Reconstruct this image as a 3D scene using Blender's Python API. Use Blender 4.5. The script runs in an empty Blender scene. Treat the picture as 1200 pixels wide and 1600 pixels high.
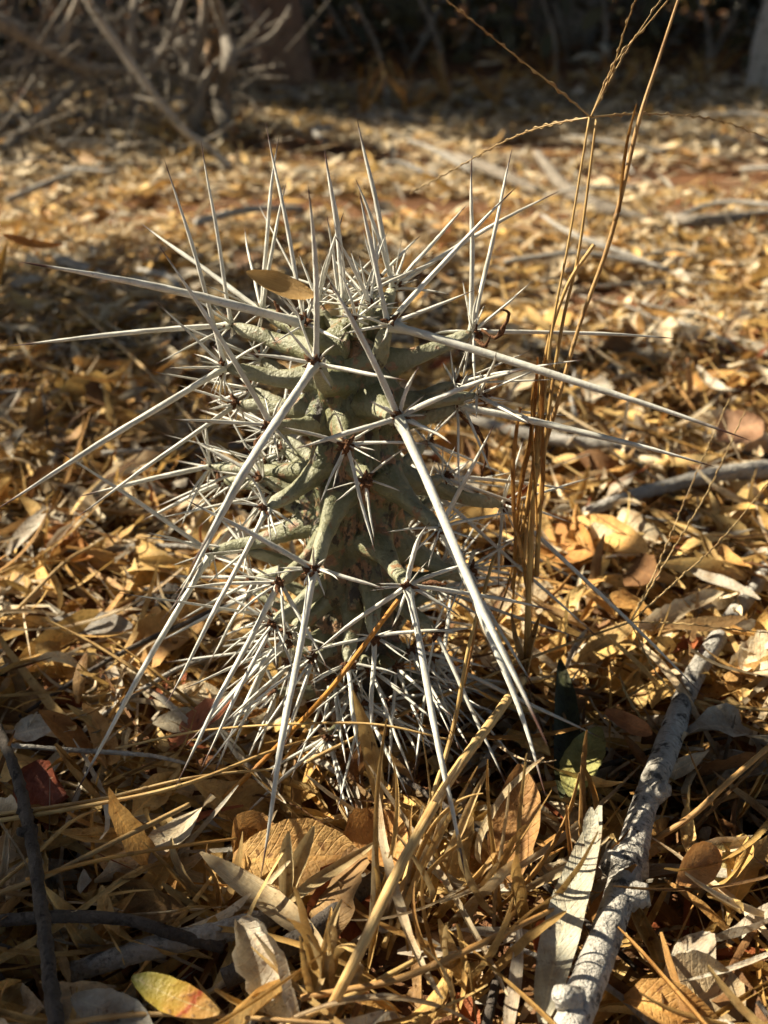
import bpy, math, random
import numpy as np
from mathutils import Vector, Matrix
rng = np.random.default_rng(7); random.seed(7)
S = bpy.context.scene; COL = S.collection

# ------------------------------------------------------------ camera, world, sun, exposure
FPX, PITCH = 1716.0, math.radians(27.0)
CAM = np.array([0.0, -0.36, 0.286])
cd = bpy.data.cameras.new('camera'); cam = bpy.data.objects.new('camera', cd); COL.objects.link(cam)
cam.location = CAM; cam.rotation_euler = (math.pi/2 - PITCH, 0, 0)
cd.sensor_fit = 'VERTICAL'; cd.sensor_height = 36; cd.lens = 36*FPX/1600
cd.clip_start = 0.01; cd.clip_end = 200
cd.dof.use_dof = True; cd.dof.focus_distance = 0.365; cd.dof.aperture_fstop = 13.0
S.camera = cam
SUN_EL, SUN_AZ = math.radians(38), math.radians(161)     # azimuth of the sun measured from +x, counter-clockwise
sd = Vector((math.cos(SUN_EL)*math.cos(SUN_AZ), math.cos(SUN_EL)*math.sin(SUN_AZ), math.sin(SUN_EL)))
W = bpy.data.worlds.new('World'); S.world = W; W.use_nodes = True
wn = W.node_tree; bg = wn.nodes['Background']; sky = wn.nodes.new('ShaderNodeTexSky')
sky.sky_type = 'NISHITA'; sky.sun_disc = False; sky.sun_elevation = SUN_EL
sky.sun_rotation = math.pi/2 - SUN_AZ
bg.inputs[1].default_value = 0.05; wn.links.new(sky.outputs[0], bg.inputs[0])
sl = bpy.data.lights.new('sun', 'SUN'); sl.energy = 5.0; sl.angle = math.radians(0.53); sl.color = (1, 0.915, 0.735)
so = bpy.data.objects.new('sun', sl); COL.objects.link(so); so.rotation_euler = sd.to_track_quat('Z', 'Y').to_euler()
so.location = sd*5
S.view_settings.view_transform = 'Standard'; S.view_settings.look = 'None'
S.view_settings.exposure = 1.55; S.view_settings.gamma = 1
S.render.engine = 'CYCLES'; S.cycles.use_denoising = True; S.cycles.max_bounces = 4; S.cycles.diffuse_bounces = 3; S.cycles.use_adaptive_sampling = True; S.cycles.adaptive_threshold = 0.025
S.cycles.transparent_max_bounces = 4

# ------------------------------------------------------------ pixel rays
def ray(px, py):
    a, b = (px-600)/FPX, -(py-800)/FPX
    return np.array([a, math.cos(PITCH) + b*math.sin(PITCH), -math.sin(PITCH) + b*math.cos(PITCH)])
def P(px, py, ycm=0.0):                 # point on a pixel's ray at the depth plane y (centimetres behind the cactus axis)
    d = ray(px, py); return CAM + d*((ycm/100 - CAM[1])/d[1])
def G(px, py, z=0.016):                 # point on a pixel's ray at height z
    d = ray(px, py); return CAM + d*((z - CAM[2])/d[2])

# ------------------------------------------------------------ mesh helpers
def mk(name, V, Q, attrs=None, smooth=True):
    V = np.asarray(V, np.float32).reshape(-1, 3); Q = np.asarray(Q, np.int32).reshape(-1, 4)
    m = bpy.data.meshes.new(name)
    m.vertices.add(len(V)); m.vertices.foreach_set('co', V.ravel())
    m.loops.add(Q.size); m.loops.foreach_set('vertex_index', Q.ravel())
    m.polygons.add(len(Q)); m.polygons.foreach_set('loop_start', np.arange(0, Q.size, 4, dtype=np.int32))
    m.polygons.foreach_set('use_smooth', np.full(len(Q), smooth))
    for k, a in (attrs or {}).items():
        a = np.asarray(a, np.float32)
        if a.shape[-1] == 4:
            at = m.attributes.new(k, 'FLOAT_COLOR', 'POINT'); at.data.foreach_set('color', a.ravel())
        else:
            at = m.attributes.new(k, 'FLOAT_VECTOR', 'POINT'); at.data.foreach_set('vector', a.ravel())
    m.update(calc_edges=True)
    return m
def ob(name, mesh, mat=None, parent=None, loc=(0, 0, 0), color=(1, 1, 1)):
    o = bpy.data.objects.new(name, mesh); COL.objects.link(o); o.location = loc
    if mat and mesh is not None and not len(mesh.materials): mesh.materials.append(mat)
    if parent: o.parent = parent
    o.color = (*color, 1); return o
def tag(o, label=None, cat=None, group=None, kind=None):
    for k, v in (('label', label), ('category', cat), ('group', group), ('kind', kind)):
        if v: o[k] = v
    return o
def quads(nv, nu, wrap):
    i, j = np.meshgrid(np.arange(nv-1), np.arange(nu if wrap else nu-1), indexing='ij'); j2 = (j+1) % nu
    return np.stack([i*nu+j, i*nu+j2, (i+1)*nu+j2, (i+1)*nu+j], -1).reshape(-1, 4)
def smooth_path(pts, n):                # Catmull-Rom through the points
    p = np.asarray(pts, float); p = np.vstack([2*p[0]-p[1], p, 2*p[-1]-p[-2]]); m = len(p)-3
    t = np.linspace(0, m-1e-6, n); k = t.astype(int); f = (t-k)[:, None]
    a, b, c, d = p[k], p[k+1], p[k+2], p[k+3]
    return .5*(2*b + (c-a)*f + (2*a-5*b+4*c-d)*f**2 + (3*b-a-3*c+d)*f**3)
def tube(pts, rad, n=14, seg=8, rough=0.0, r_=None, path=True, ang=0.0):
    """tube along points; rad = list of radii spread along it; returns verts, quads, lp (u angle, v along, metres along)"""
    r_ = r_ or rng
    c = smooth_path(pts, n) if path and len(pts) > 2 else np.linspace(pts[0], pts[-1], n)
    rr = np.interp(np.linspace(0, 1, n), np.linspace(0, 1, len(rad)), rad)
    T = np.gradient(c, axis=0); T /= np.linalg.norm(T, axis=1)[:, None] + 1e-12
    a = np.array([0, 0, 1.]) if abs(T[0, 2]) < .9 else np.array([1., 0, 0])
    N = np.zeros_like(c); x = np.cross(T[0], a); x /= np.linalg.norm(x)
    for i in range(n):
        x = x - T[i]*np.dot(x, T[i]); x /= np.linalg.norm(x); N[i] = x
    B = np.cross(T, N); th = np.linspace(0, 2*math.pi, seg, endpoint=False)
    R = rr[:, None]*(1 + rough*r_.normal(size=(n, seg))) if rough else np.repeat(rr[:, None], seg, 1)
    if ang: R = R*(1 + ang*np.cos(3*th[None]+r_.uniform(0, 6)+2*np.linspace(0, 1, n)[:, None]) + .6*ang*np.sin(np.linspace(0, 1, n)[:, None]*r_.uniform(9, 16)+th[None]))
    V = c[:, None] + R[..., None]*(np.cos(th)[None, :, None]*N[:, None] + np.sin(th)[None, :, None]*B[:, None])
    s = np.concatenate([[0], np.cumsum(np.linalg.norm(np.diff(c, axis=0), axis=1))])
    lp = np.zeros((n, seg, 3)); lp[..., 0] = np.abs(th/math.pi-1); lp[..., 1] = np.linspace(0, 1, n)[:, None]; lp[..., 2] = s[:, None]
    # close both ends with a ring of nothing
    V = np.concatenate([np.repeat(c[:1, None], seg, 1), V, np.repeat(c[-1:, None], seg, 1)]); lp = np.concatenate([lp[:1], lp, lp[-1:]])
    return V.reshape(-1, 3), quads(n+2, seg, True), lp.reshape(-1, 3)
def join(parts):
    V, Q, A, o = [], [], [], 0
    for v, q, a in parts: V.append(v); Q.append(q+o); A.append(a); o += len(v)
    return np.concatenate(V), np.concatenate(Q), np.concatenate(A)
def tube_obj(name, pts, rad, mat, parent=None, origin=None, color=(1, 1, 1), **k):
    pts = np.asarray(pts, float); o0 = pts[0] if origin is None else np.asarray(origin)
    V, Q, A = tube(pts, rad, **k)
    base = np.zeros(3) if parent is None else np.array(parent_world(parent))
    return ob(name, mk(name, V-o0, Q, {'lp': A}), mat, parent, o0-base, color)
def parent_world(o):
    p = np.array(o.location)
    while o.parent: o = o.parent; p = p + np.array(o.location)
    return p
def rotm(yaw, tx, ty):
    cz, sz, cx, sx, cy, sy = np.cos(yaw), np.sin(yaw), np.cos(tx), np.sin(tx), np.cos(ty), np.sin(ty); o, z = np.ones_like(yaw), np.zeros_like(yaw)
    Rz = np.stack([cz, -sz, z, sz, cz, z, z, z, o], -1).reshape(-1, 3, 3); Rx = np.stack([o, z, z, z, cx, -sx, z, sx, cx], -1).reshape(-1, 3, 3)
    Ry = np.stack([cy, z, sy, z, o, z, -sy, z, cy], -1).reshape(-1, 3, 3); return Rz @ Rx @ Ry
def leaves(L, Wd, a, curl, roll, twist, wave, nv, nu, ex=.62, rag=1.0):
    """N dry leaf blades, unplaced: verts (N, nv*nu, 3) along x"""
    L, Wd, a, curl, roll, twist, wave = [np.atleast_1d(np.asarray(t, float))[:, None, None] for t in (L, Wd, a, curl, roll, twist, wave)]
    n = L.shape[0]; curl = np.where(np.abs(curl) < 1e-3, 1e-3, curl)
    v = np.linspace(0, 1, nv)[None, :, None]; u = np.linspace(-1, 1, nu)[None, None, :]
    w = Wd/2*(np.sin(math.pi*np.clip(v, .012, .988)**a))**ex
    ph = rng.uniform(0, 6.28, (n, 1, 1)); fr = rng.uniform(5, 11, (n, 1, 1))
    w = w*(1 + rag*(.10*np.sin(fr*1.7*v+ph*2)*np.sign(u) + .10*np.sin(fr*4.3*v+ph*5+u)*np.abs(u)))
    y = w*u*np.cos(roll*np.abs(u)*.7); zc = w*np.sin(roll*np.abs(u)*.7)*np.abs(u) + wave*Wd*np.sin(fr*v+ph)*u*np.abs(u)
    tw = twist*(v-.5); y, zc = y*np.cos(tw) - zc*np.sin(tw), y*np.sin(tw) + zc*np.cos(tw)
    t = curl*(v-.5); x = L*np.sin(t)/curl; z = L*(1-np.cos(t))/curl
    V = np.stack([x - zc*np.sin(t), y + 0*x + .04*L*np.sin(v*3+ph), z + zc*np.cos(t)], -1)
    lp = np.zeros((n, nv, nu, 3)); lp[..., 0] = u; lp[..., 1] = v; lp[..., 2] = rng.uniform(0, 1, (n, 1, 1))
    return V.reshape(n, -1, 3), lp.reshape(n, -1, 3)
def scatter_mesh(name, V, lp, col, nv, nu):
    n, k = V.shape[:2]; q = quads(nv, nu, False)
    Q = (q[None] + (np.arange(n)*k)[:, None, None]).reshape(-1, 4)
    c = np.ones((n, k, 4)); c[..., :3] = col[:, None]
    return mk(name, V, Q, {'lp': lp.reshape(-1, 3), 'col': c.reshape(-1, 4)})

# ------------------------------------------------------------ materials
class NT:
    def __init__(s, name):
        s.m = bpy.data.materials.new(name); s.m.use_nodes = True; s.t = s.m.node_tree; s.b = s.t.nodes['Principled BSDF']
        s.out = s.t.nodes['Material Output']
    def n(s, t, **k):
        x = s.t.nodes.new(t)
        for a, b in k.items(): setattr(x, a, b)
        return x
    def l(s, a, b): s.t.links.new(a, b)
    def set(s, sock, v):
        if hasattr(v, 'is_output'): s.l(v, sock)
        else: sock.default_value = v
    def math(s, op, a, b=0.5, c=0.0, clamp=False):
        x = s.n('ShaderNodeMath', operation=op, use_clamp=clamp); s.set(x.inputs[0], a); s.set(x.inputs[1], b); s.set(x.inputs[2], c); return x.outputs[0]
    def mix(s, f, a, b, blend='MIX'):
        x = s.n('ShaderNodeMix', data_type='RGBA', blend_type=blend); s.set(x.inputs[0], f); s.set(x.inputs[6], a); s.set(x.inputs[7], b); return x.outputs[2]
    def noise(s, vec, scale, detail=4, rough=.55, out=0):
        x = s.n('ShaderNodeTexNoise'); s.l(vec, x.inputs['Vector']); x.inputs['Scale'].default_value = scale
        x.inputs['Detail'].default_value = detail; x.inputs['Roughness'].default_value = rough; return x.outputs[out]
    def ramp(s, f, stops):
        x = s.n('ShaderNodeValToRGB'); s.l(f, x.inputs[0]); e = x.color_ramp.elements
        while len(e) < len(stops): e.new(.5)
        for i, (p, c) in enumerate(stops): e[i].position = p; e[i].color = (*c, 1) if len(c) == 3 else c
        return x.outputs[0]
    def pos(s): return s.n('ShaderNodeNewGeometry').outputs['Position']
    def lp(s):
        a = s.n('ShaderNodeAttribute', attribute_name='lp'); x = s.n('ShaderNodeSeparateXYZ'); s.l(a.outputs['Vector'], x.inputs[0])
        return a.outputs['Vector'], x.outputs[0], x.outputs[1], x.outputs[2]
    def vmul(s, v, k):
        x = s.n('ShaderNodeVectorMath', operation='MULTIPLY'); s.l(v, x.inputs[0]); x.inputs[1].default_value = k; return x.outputs[0]
    def bump(s, h, strength, dist):
        x = s.n('ShaderNodeBump'); s.l(h, x.inputs['Height']); x.inputs['Strength'].default_value = strength; x.inputs['Distance'].default_value = dist
        s.l(x.outputs[0], s.b.inputs['Normal']); return x.outputs[0]
    def fin(s, color, rough=.6, spec=.3):
        s.set(s.b.inputs['Base Color'], color); s.set(s.b.inputs['Roughness'], rough); s.b.inputs['Specular IOR Level'].default_value = spec; return s.m
    def objcol(s): return s.n('ShaderNodeObjectInfo').outputs['Color']

def leaf_material(name, veins=True, transl=.22, attr=True, plain=False):
    t = NT(name); p = t.pos(); v, u, w, r = t.lp(); au = t.math('ABSOLUTE', u)
    base = t.objcol()
    if attr: base = t.mix(1.0, base, t.n('ShaderNodeAttribute', attribute_name='col').outputs['Color'], 'MULTIPLY')
    n1 = t.noise(p, 90, 5, .65); n2 = t.noise(p, 700, 3, .6)
    c = t.mix(t.ramp(n1, [(.38, (0, 0, 0)), (.68, (1, 1, 1))]), base, t.mix(1, base, (.56, .45, .36, 1), 'MULTIPLY'))
    c = t.mix(t.ramp(n2, [(.35, (0, 0, 0)), (.75, (.75,)*3)]), c, t.mix(1, c, (1.35, 1.28, 1.15, 1), 'MULTIPLY'))
    spots = t.noise(p, 330, 2, .5)
    c = t.mix(t.ramp(spots, [(.66, (0, 0, 0)), (.74, (.8,)*3)]), c, t.mix(1, c, (.3, .2, .14, 1), 'MULTIPLY'))
    if plain: c = t.mix(t.ramp(n1, [(.3, (0, 0, 0)), (.8, (.5,)*3)]), base, t.mix(1, base, (.7, .6, .5, 1), 'MULTIPLY'))
    if veins:
        mid = t.math('LESS_THAN', au, .07)
        sv = t.math('SINE', t.math('MULTIPLY', t.math('SUBTRACT', t.math('MULTIPLY', w, 13), t.math('MULTIPLY', au, 2.2)), 6.283))
        vein = t.math('MAXIMUM', mid, t.math('MULTIPLY', t.math('POWER', t.math('MAXIMUM', sv, 0), 14), .55))
        c = t.mix(t.math('MULTIPLY', vein, .45), c, t.mix(1, c, (1.5, 1.42, 1.25, 1), 'MULTIPLY'))
        h = t.math('ADD', t.math('MULTIPLY', vein, .5), t.math('ADD', n2, n1))
    else:
        st = t.noise(t.vmul(v, (14, .8, 30)), 2.0, 3, .6)
        c = t.mix(t.ramp(st, [(.35, (0, 0, 0)), (.7, (.8,)*3)]), c, t.mix(1, c, (.66, .56, .46, 1), 'MULTIPLY'))
        h = t.math('ADD', t.math('MULTIPLY', st, 1.2), n2)
    nb = t.bump(h, .55, .0012)
    m = t.fin(c, .62, .25)
    tr = t.n('ShaderNodeBsdfTranslucent'); t.l(c, tr.inputs[0]); t.l(nb, tr.inputs[1])
    mx = t.n('ShaderNodeMixShader'); mx.inputs[0].default_value = transl
    t.l(t.b.outputs[0], mx.inputs[1]); t.l(tr.outputs[0], mx.inputs[2]); t.l(mx.outputs[0], t.out.inputs[0])
    return m
M_LEAF = leaf_material('dry_leaf'); M_STRIP = leaf_material('dry_grass_blade', veins=False); M_SMOOTH = leaf_material('smooth_leaf', veins=False, plain=True)

def crown_material():
    t = NT('green_crown_leaf'); c = t.n('ShaderNodeAttribute', attribute_name='col').outputs['Color']; return t.fin(c, .6, .3)
M_CROWN = crown_material()
def straw_material():
    t = NT('straw'); p = t.pos(); v, u, w, d = t.lp(); c0 = t.objcol()
    st = t.noise(t.vmul(v, (9, 1.5, 60)), 2.2, 3, .6); bl = t.noise(p, 70, 3, .6)
    c = t.mix(t.ramp(st, [(.35, (0, 0, 0)), (.72, (1, 1, 1))]), c0, t.mix(1, c0, (.62, .48, .34, 1), 'MULTIPLY'))
    c = t.mix(t.ramp(bl, [(.45, (0, 0, 0)), (.7, (.8,)*3)]), c, t.mix(1, c, (.5, .36, .24, 1), 'MULTIPLY'))
    t.bump(st, .5, .0006); return t.fin(c, .5, .35)
M_STRAW = straw_material()

def bark_material(name, base, dark, light, scale=1.0, band=.5, patch=(.55, .66)):
    t = NT(name); p = t.pos(); v, u, w, d = t.lp()
    n1 = t.noise(p, 160*scale, 6, .7); n2 = t.noise(p, 45*scale, 4, .6); n3 = t.noise(p, 700*scale, 3, .6)
    c = t.mix(t.ramp(n2, [(.35, (0, 0, 0)), (.65, (1, 1, 1))]), base, light)
    c = t.mix(t.ramp(n1, [(patch[0], (0, 0, 0)), (patch[1], (1, 1, 1))]), c, dark)
    ring = t.noise(t.vmul(v, (1.2, 0, 420*scale)), 1.6, 4, .7)
    c = t.mix(t.math('MULTIPLY', t.ramp(ring, [(.55, (0, 0, 0)), (.66, (1, 1, 1))]), band), c, dark)
    c = t.mix(t.ramp(n3, [(.3, (.5,)*3), (.6, (0,)*3)]), c, t.mix(1, c, (.55, .52, .5, 1), 'MULTIPLY'))
    t.bump(t.math('SUBTRACT', t.math('ADD', n3, n2), t.math('MULTIPLY', n1, 1.3)), .9, .0022/scale); return t.fin(c, .8, .2)
M_BARK_W = bark_material('lichen_white_bark', (.34, .31, .26, 1), (.07, .06, .05, 1), (.52, .48, .415, 1), 1, .6, (.54, .62))
M_BARK_D = bark_material('dark_twig_bark', (.06, .048, .038, 1), (.018, .014, .011, 1), (.12, .098, .078, 1), 1.6, .4)
M_BARK_G = bark_material('grey_dead_wood', (.30, .27, .225, 1), (.09, .075, .06, 1), (.42, .385, .33, 1), 1.0, .2, (.56, .7))
M_BARK_FAR = bark_material('grey_branch_bark', (.20, .165, .125, 1), (.06, .045, .032, 1), (.31, .265, .21, 1), .35, .2)
M_BARK_PALE = bark_material('pale_trunk_bark', (.46, .42, .35, 1), (.14, .12, .09, 1), (.58, .54, .46, 1), .35, .2)
M_BARK_TAN = bark_material('tan_peeling_bark', (.34, .20, .10, 1), (.08, .05, .03, 1), (.46, .30, .17, 1), .3, .2)
M_BARK_RED = bark_material('reddish_trunk_bark', (.20, .115, .075, 1), (.05, .03, .02, 1), (.30, .19, .12, 1), .25, .2)

def spine_material():
    t = NT('spine_horn'); p = t.pos(); v, u, w, d = t.lp()
    fl = t.noise(t.vmul(p, (1, 1, 1)), 900, 4, .7); bl = t.noise(p, 120, 3, .6)
    c = t.mix(t.ramp(bl, [(.35, (0, 0, 0)), (.7, (1, 1, 1))]), (.60, .58, .505, 1), (.41, .39, .32, 1))
    c = t.mix(t.ramp(fl, [(.58, (0, 0, 0)), (.70, (.7,)*3)]), c, (.24, .22, .19, 1))
    wj = t.math('ADD', w, t.math('MULTIPLY', t.math('SUBTRACT', bl, .5), .22))
    c = t.mix(t.ramp(wj, [(.83, (0, 0, 0)), (.93, (1, 1, 1))]), c, (.075, .035, .024, 1))
    c = t.mix(t.ramp(w, [(.0, (.55,)*3), (.07, (0, 0, 0))]), c, (.40, .41, .30, 1))
    t.bump(t.math('ADD', fl, bl), .35, .0004); return t.fin(c, .55, .35)
M_SPINE = spine_material()

def flesh_material(name, a, b, scar):
    t = NT(name); p = t.pos(); v, u, w, d = t.lp()
    n1 = t.noise(p, 95, 4, .6); n2 = t.noise(p, 900, 3, .6); n3 = t.noise(p, 150, 5, .65); n4 = t.noise(t.vmul(p, (1, 1, .45)), 210, 5, .7)
    c = t.mix(t.ramp(n1, [(.35, (0, 0, 0)), (.65, (1, 1, 1))]), a, b)
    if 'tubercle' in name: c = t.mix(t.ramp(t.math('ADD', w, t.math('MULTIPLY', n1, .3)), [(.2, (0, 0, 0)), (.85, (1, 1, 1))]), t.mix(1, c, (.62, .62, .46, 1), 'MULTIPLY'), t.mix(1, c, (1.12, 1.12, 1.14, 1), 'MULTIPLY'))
    c = t.mix(t.ramp(n2, [(.4, (.35,)*3), (.6, (0, 0, 0))]), c, t.mix(1, c, (.72, .72, .66, 1), 'MULTIPLY'))
    lo, hi = scar
    if 'stem' in name: c = t.mix(t.ramp(t.math('ADD', w, t.math('MULTIPLY', t.math('SUBTRACT', n3, .5), .5)), [(.30, (1, 1, 1)), (.62, (0, 0, 0))]), c, t.mix(n3, (.05, .034, .018, 1), (.15, .105, .055, 1)))
    c = t.mix(t.ramp(n3, [(lo, (0, 0, 0)), (lo+.06, (1, 1, 1))]), c, t.mix(n2, (.30, .20, .10, 1), (.16, .06, .03, 1)))
    c = t.mix(t.ramp(n4, [(hi, (0, 0, 0)), (hi+.05, (1, 1, 1))]), c, (.035, .025, .016, 1))
    t.bump(t.math('ADD', t.math('MULTIPLY', n2, .6), t.math('SUBTRACT', t.math('MULTIPLY', n3, 2), n4)), .6, .0014); return t.fin(c, .5, .4)
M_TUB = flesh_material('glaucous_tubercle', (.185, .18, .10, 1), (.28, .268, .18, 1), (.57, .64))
M_STEM = flesh_material('cactus_stem_skin', (.085, .09, .04, 1), (.145, .145, .075, 1), (.50, .54))

def wool_material():
    t = NT('areole_felt'); p = t.pos(); n = t.noise(p, 1200, 4, .7)
    c = t.ramp(n, [(.3, (.035, .016, .009)), (.55, (.15, .07, .035)), (.75, (.36, .23, .12))]); t.bump(n, 1, .001); return t.fin(c, .9, .1)
M_WOOL = wool_material()

def soil_material():
    t = NT('red_soil'); p = t.pos(); n1 = t.noise(p, 12, 6, .65); n2 = t.noise(p, 220, 5, .7)
    c = t.ramp(n1, [(.3, (.12, .06, .03)), (.5, (.22, .10, .045)), (.7, (.32, .15, .065))])
    c = t.mix(t.ramp(n2, [(.35, (.75,)*3), (.6, (0, 0, 0))]), c, (.06, .032, .018, 1))
    t.bump(t.math('ADD', n2, n1), 1, .006); return t.fin(c, .95, .1)
M_SOIL = soil_material()

# ------------------------------------------------------------ ground
def gz(x, y):
    x, y = np.asarray(x, float), np.asarray(y, float); far = np.clip((np.hypot(x, y)-.35)/.6, 0, 1)
    return far*(.020*np.sin(2.1*x+.7)*np.cos(1.7*y) + .012*np.sin(5.3*x+2*y) + .008*np.sin(9*y-3*x))
k = np.linspace(-1, 1, 181); k = np.sign(k)*(np.abs(k)*1.2 + 24*np.abs(k)**4)
gx, gy = np.meshgrid(k, k+.6, indexing='xy'); gv = np.stack([gx, gy, gz(gx, gy)], -1)
ob('ground', mk('ground', gv, quads(181, 181, False)), M_SOIL)['kind'] = 'structure'

# ------------------------------------------------------------ background trees and shrubs
def leaf_cloud(name, centers, rad, n, size, mat, parent, col):
    c = centers[rng.integers(0, len(centers), n)]; d = rng.normal(size=(n, 3)); d /= np.linalg.norm(d, axis=1)[:, None]
    pos = c + d*(rad*rng.uniform(.15, 1, n)**.5)[:, None]
    L = rng.uniform(.7, 1.3, n)*size
    V, lp = leaves(L, L*.5, rng.uniform(.8, 1.2, n), rng.uniform(-.8, .8, n), rng.uniform(0, .5, n), 0*L, 0*L, 4, 2)
    R = rotm(rng.uniform(0, 6.28, n), rng.normal(0, .8, n), rng.normal(0, .8, n)); V = np.einsum('nij,nkj->nki', R, V) + pos[:, None]
    C = np.array(col)*rng.uniform(.6, 1.3, (n, 1))
    o0 = parent_world(parent)
    return ob(name, scatter_mesh(name, V-o0, lp, C, 4, 2), mat, parent)
def tree(name, base, h, r, lean, spread, nleaf, label, group, mat, limbs=7, lsize=.07, col=(.07, .085, .03), crown_lo=.45, cr=.55, ymin=None):
    base = np.array([base[0], base[1], float(gz(base[0], base[1]))-.02])
    e = ob(name, None, loc=base); tag(e, label, 'tree', group)
    pts = [base + np.array([lean[0]*t + .04*h*math.sin(5*t+base[0]*9)*t, lean[1]*t + .03*h*math.sin(4*t+base[1]*5)*t, h*t]) for t in np.linspace(0, 1, 7)]
    ps = [tube(pts, [r*1.35, r, r*.9, r*.75, r*.5, r*.25], n=40, seg=14, rough=.05)]; tips = []
    for i in range(limbs):
        t = random.uniform(crown_lo*.7, .95); b = smooth_path(pts, 50)[int(t*49)]; a = random.uniform(0, 6.28); L = spread*random.uniform(.6, 1.1)
        q = [b, b+np.array([math.cos(a)*L*.45, math.sin(a)*L*.45, L*.25]), b+np.array([math.cos(a)*L, math.sin(a)*L, L*random.uniform(.2, .7)])]
        if ymin is not None:
            for w_ in q[1:]: w_[1] = max(w_[1], ymin + .1*random.random())
        ps.append(tube(q, [r*.4*(1.2-t), r*.22*(1.2-t)+.004, .004], n=14, seg=6, rough=.06)); tips += [q[1], q[2], (q[1]+q[2])/2]
    tips.append(pts[-1]); V, Q, A = join(ps); tr = ob('trunk', mk('trunk', V-base, Q, {'lp': A}), mat, e)
    if nleaf: leaf_cloud('crown', np.array(tips), cr, nleaf, lsize, M_CROWN, e, col)
    return e
TR = [((-.215, 2.24), 3.2, .052, (-.3, .2), 1.1, 5200, 'dark reddish brown tree trunk rising from the shaded litter edge'),
      ((.855, 2.30), 2.6, .03, (.1, .1), 1.0, 4200, 'slim pale grey tree trunk at the bright edge of the litter'),
      ((-1.5, 3.1), 3.4, .07, (-.2, .1), 1.3, 6500, 'grey tree trunk deep behind the tangle of dead branches'),
      ((-.55, 3.7), 3.6, .055, (.2, 0), 1.3, 6500, 'brown tree trunk in deep shade behind the reddish trunk'),
      ((.12, 4.0), 3.3, .035, (.1, .2), 1.2, 6000, 'thin grey stem standing in the dark beyond the dry grass tufts'),
      ((.42, 3.6), 3.0, .025, (-.3, .1), 1.1, 5200, 'thin leaning sapling behind the strip of sunlit ground'),
      ((1.5, 4.6), 3.6, .06, (.2, .1), 1.3, 6500, 'broad shaded trunk behind the slim pale tree'),
      ((-2.6, 2.6), 3.3, .07, (0, .2), 1.3, 6500, 'stout tree at the far end of the dead brush'),
      ((-3.6, 4.2), 4.2, .08, (.2, .1), 1.5, 7500, 'tall dark tree far behind the dead brush'),
      ((-2.2, 5.2), 4.2, .08, (.2, .1), 1.5, 7500, 'tall dark tree in the depth of the woodland'),
      ((1.9, 1.4), 3.4, .06, (.3, .1), 1.2, 5500, 'unseen tree with a low crown on the shaded side of the clearing'),  # the low crowned trees are unseen, added to block sky light
      ((2.3, -.3), 3.4, .06, (.3, -.1), 1.2, 5500, 'unseen tree with a low crown beyond the end of the white barked stick'),
      ((1.6, -1.8), 3.4, .06, (.2, -.2), 1.2, 5500, 'unseen tree with a low crown behind the photographer, on the stick side'),
      ((0, -2.4), 3.4, .06, (.1, -.3), 1.2, 5500, 'unseen tree with a low crown straight behind the photographer'),
      ((-1.7, -2.2), 3.4, .06, (-.2, -.2), 1.2, 5500, 'unseen tree with a low crown behind the photographer, on the dark twig side'),
      ((-3.0, -1.6), 3.4, .06, (-.2, -.2), 1.2, 5500, 'unseen tree with a low crown beyond the dark twig'),
      ((.7, 6.2), 4.0, .07, (.2, .1), 1.5, 7000, 'far tree trunk in the darkest part of the woodland')]
for b, h, r, ln, sp, nl, lab in TR:
    ym = 3.3 if b[1] > 0 else None; nl = int(nl*1.3)
    tree('woodland_tree', b, h, r, ln, sp, nl, lab, 'trees at the edge of the woodland', M_BARK_RED if 'reddish' in lab or 'brown' in lab else (M_BARK_PALE if 'pale' in lab else M_BARK_FAR), ymin=ym)
# tall trees added to cut the sky fill, crowns unseen over the clearing
for b, ln, lab in (((1.9, .5), (-.9, .1), 'added tall tree arching over the clearing from beside the white barked stick'), ((.9, -2.0), (-.5, .8), 'added tall tree arching over the clearing from behind the photographer'),
                   ((-1.3, -1.9), (.2, .7), 'added tall tree arching over the dark twig side of the clearing'), ((.55, 3.3), (.1, -1.0), 'added tall tree arching over the clearing from the woodland edge')):
    tree('added_canopy_tree', b, 4.4, .07, ln, 1.5, 9000, lab, 'added tall trees arching over the clearing', M_BARK_FAR, limbs=16, lsize=.14, crown_lo=1.0, cr=.75)
# far undergrowth that closes the view
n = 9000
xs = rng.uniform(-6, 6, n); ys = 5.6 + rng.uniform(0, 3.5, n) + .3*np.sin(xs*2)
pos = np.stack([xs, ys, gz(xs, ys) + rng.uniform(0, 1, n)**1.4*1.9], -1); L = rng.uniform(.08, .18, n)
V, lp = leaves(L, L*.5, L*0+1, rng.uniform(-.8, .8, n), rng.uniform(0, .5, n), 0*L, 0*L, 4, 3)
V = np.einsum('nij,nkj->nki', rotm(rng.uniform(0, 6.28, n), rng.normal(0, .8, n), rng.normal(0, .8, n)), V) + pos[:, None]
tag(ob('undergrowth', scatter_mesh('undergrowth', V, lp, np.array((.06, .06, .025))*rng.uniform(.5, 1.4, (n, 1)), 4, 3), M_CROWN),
    'dark mass of undergrowth closing the woodland behind', 'undergrowth', kind='stuff')

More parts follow.
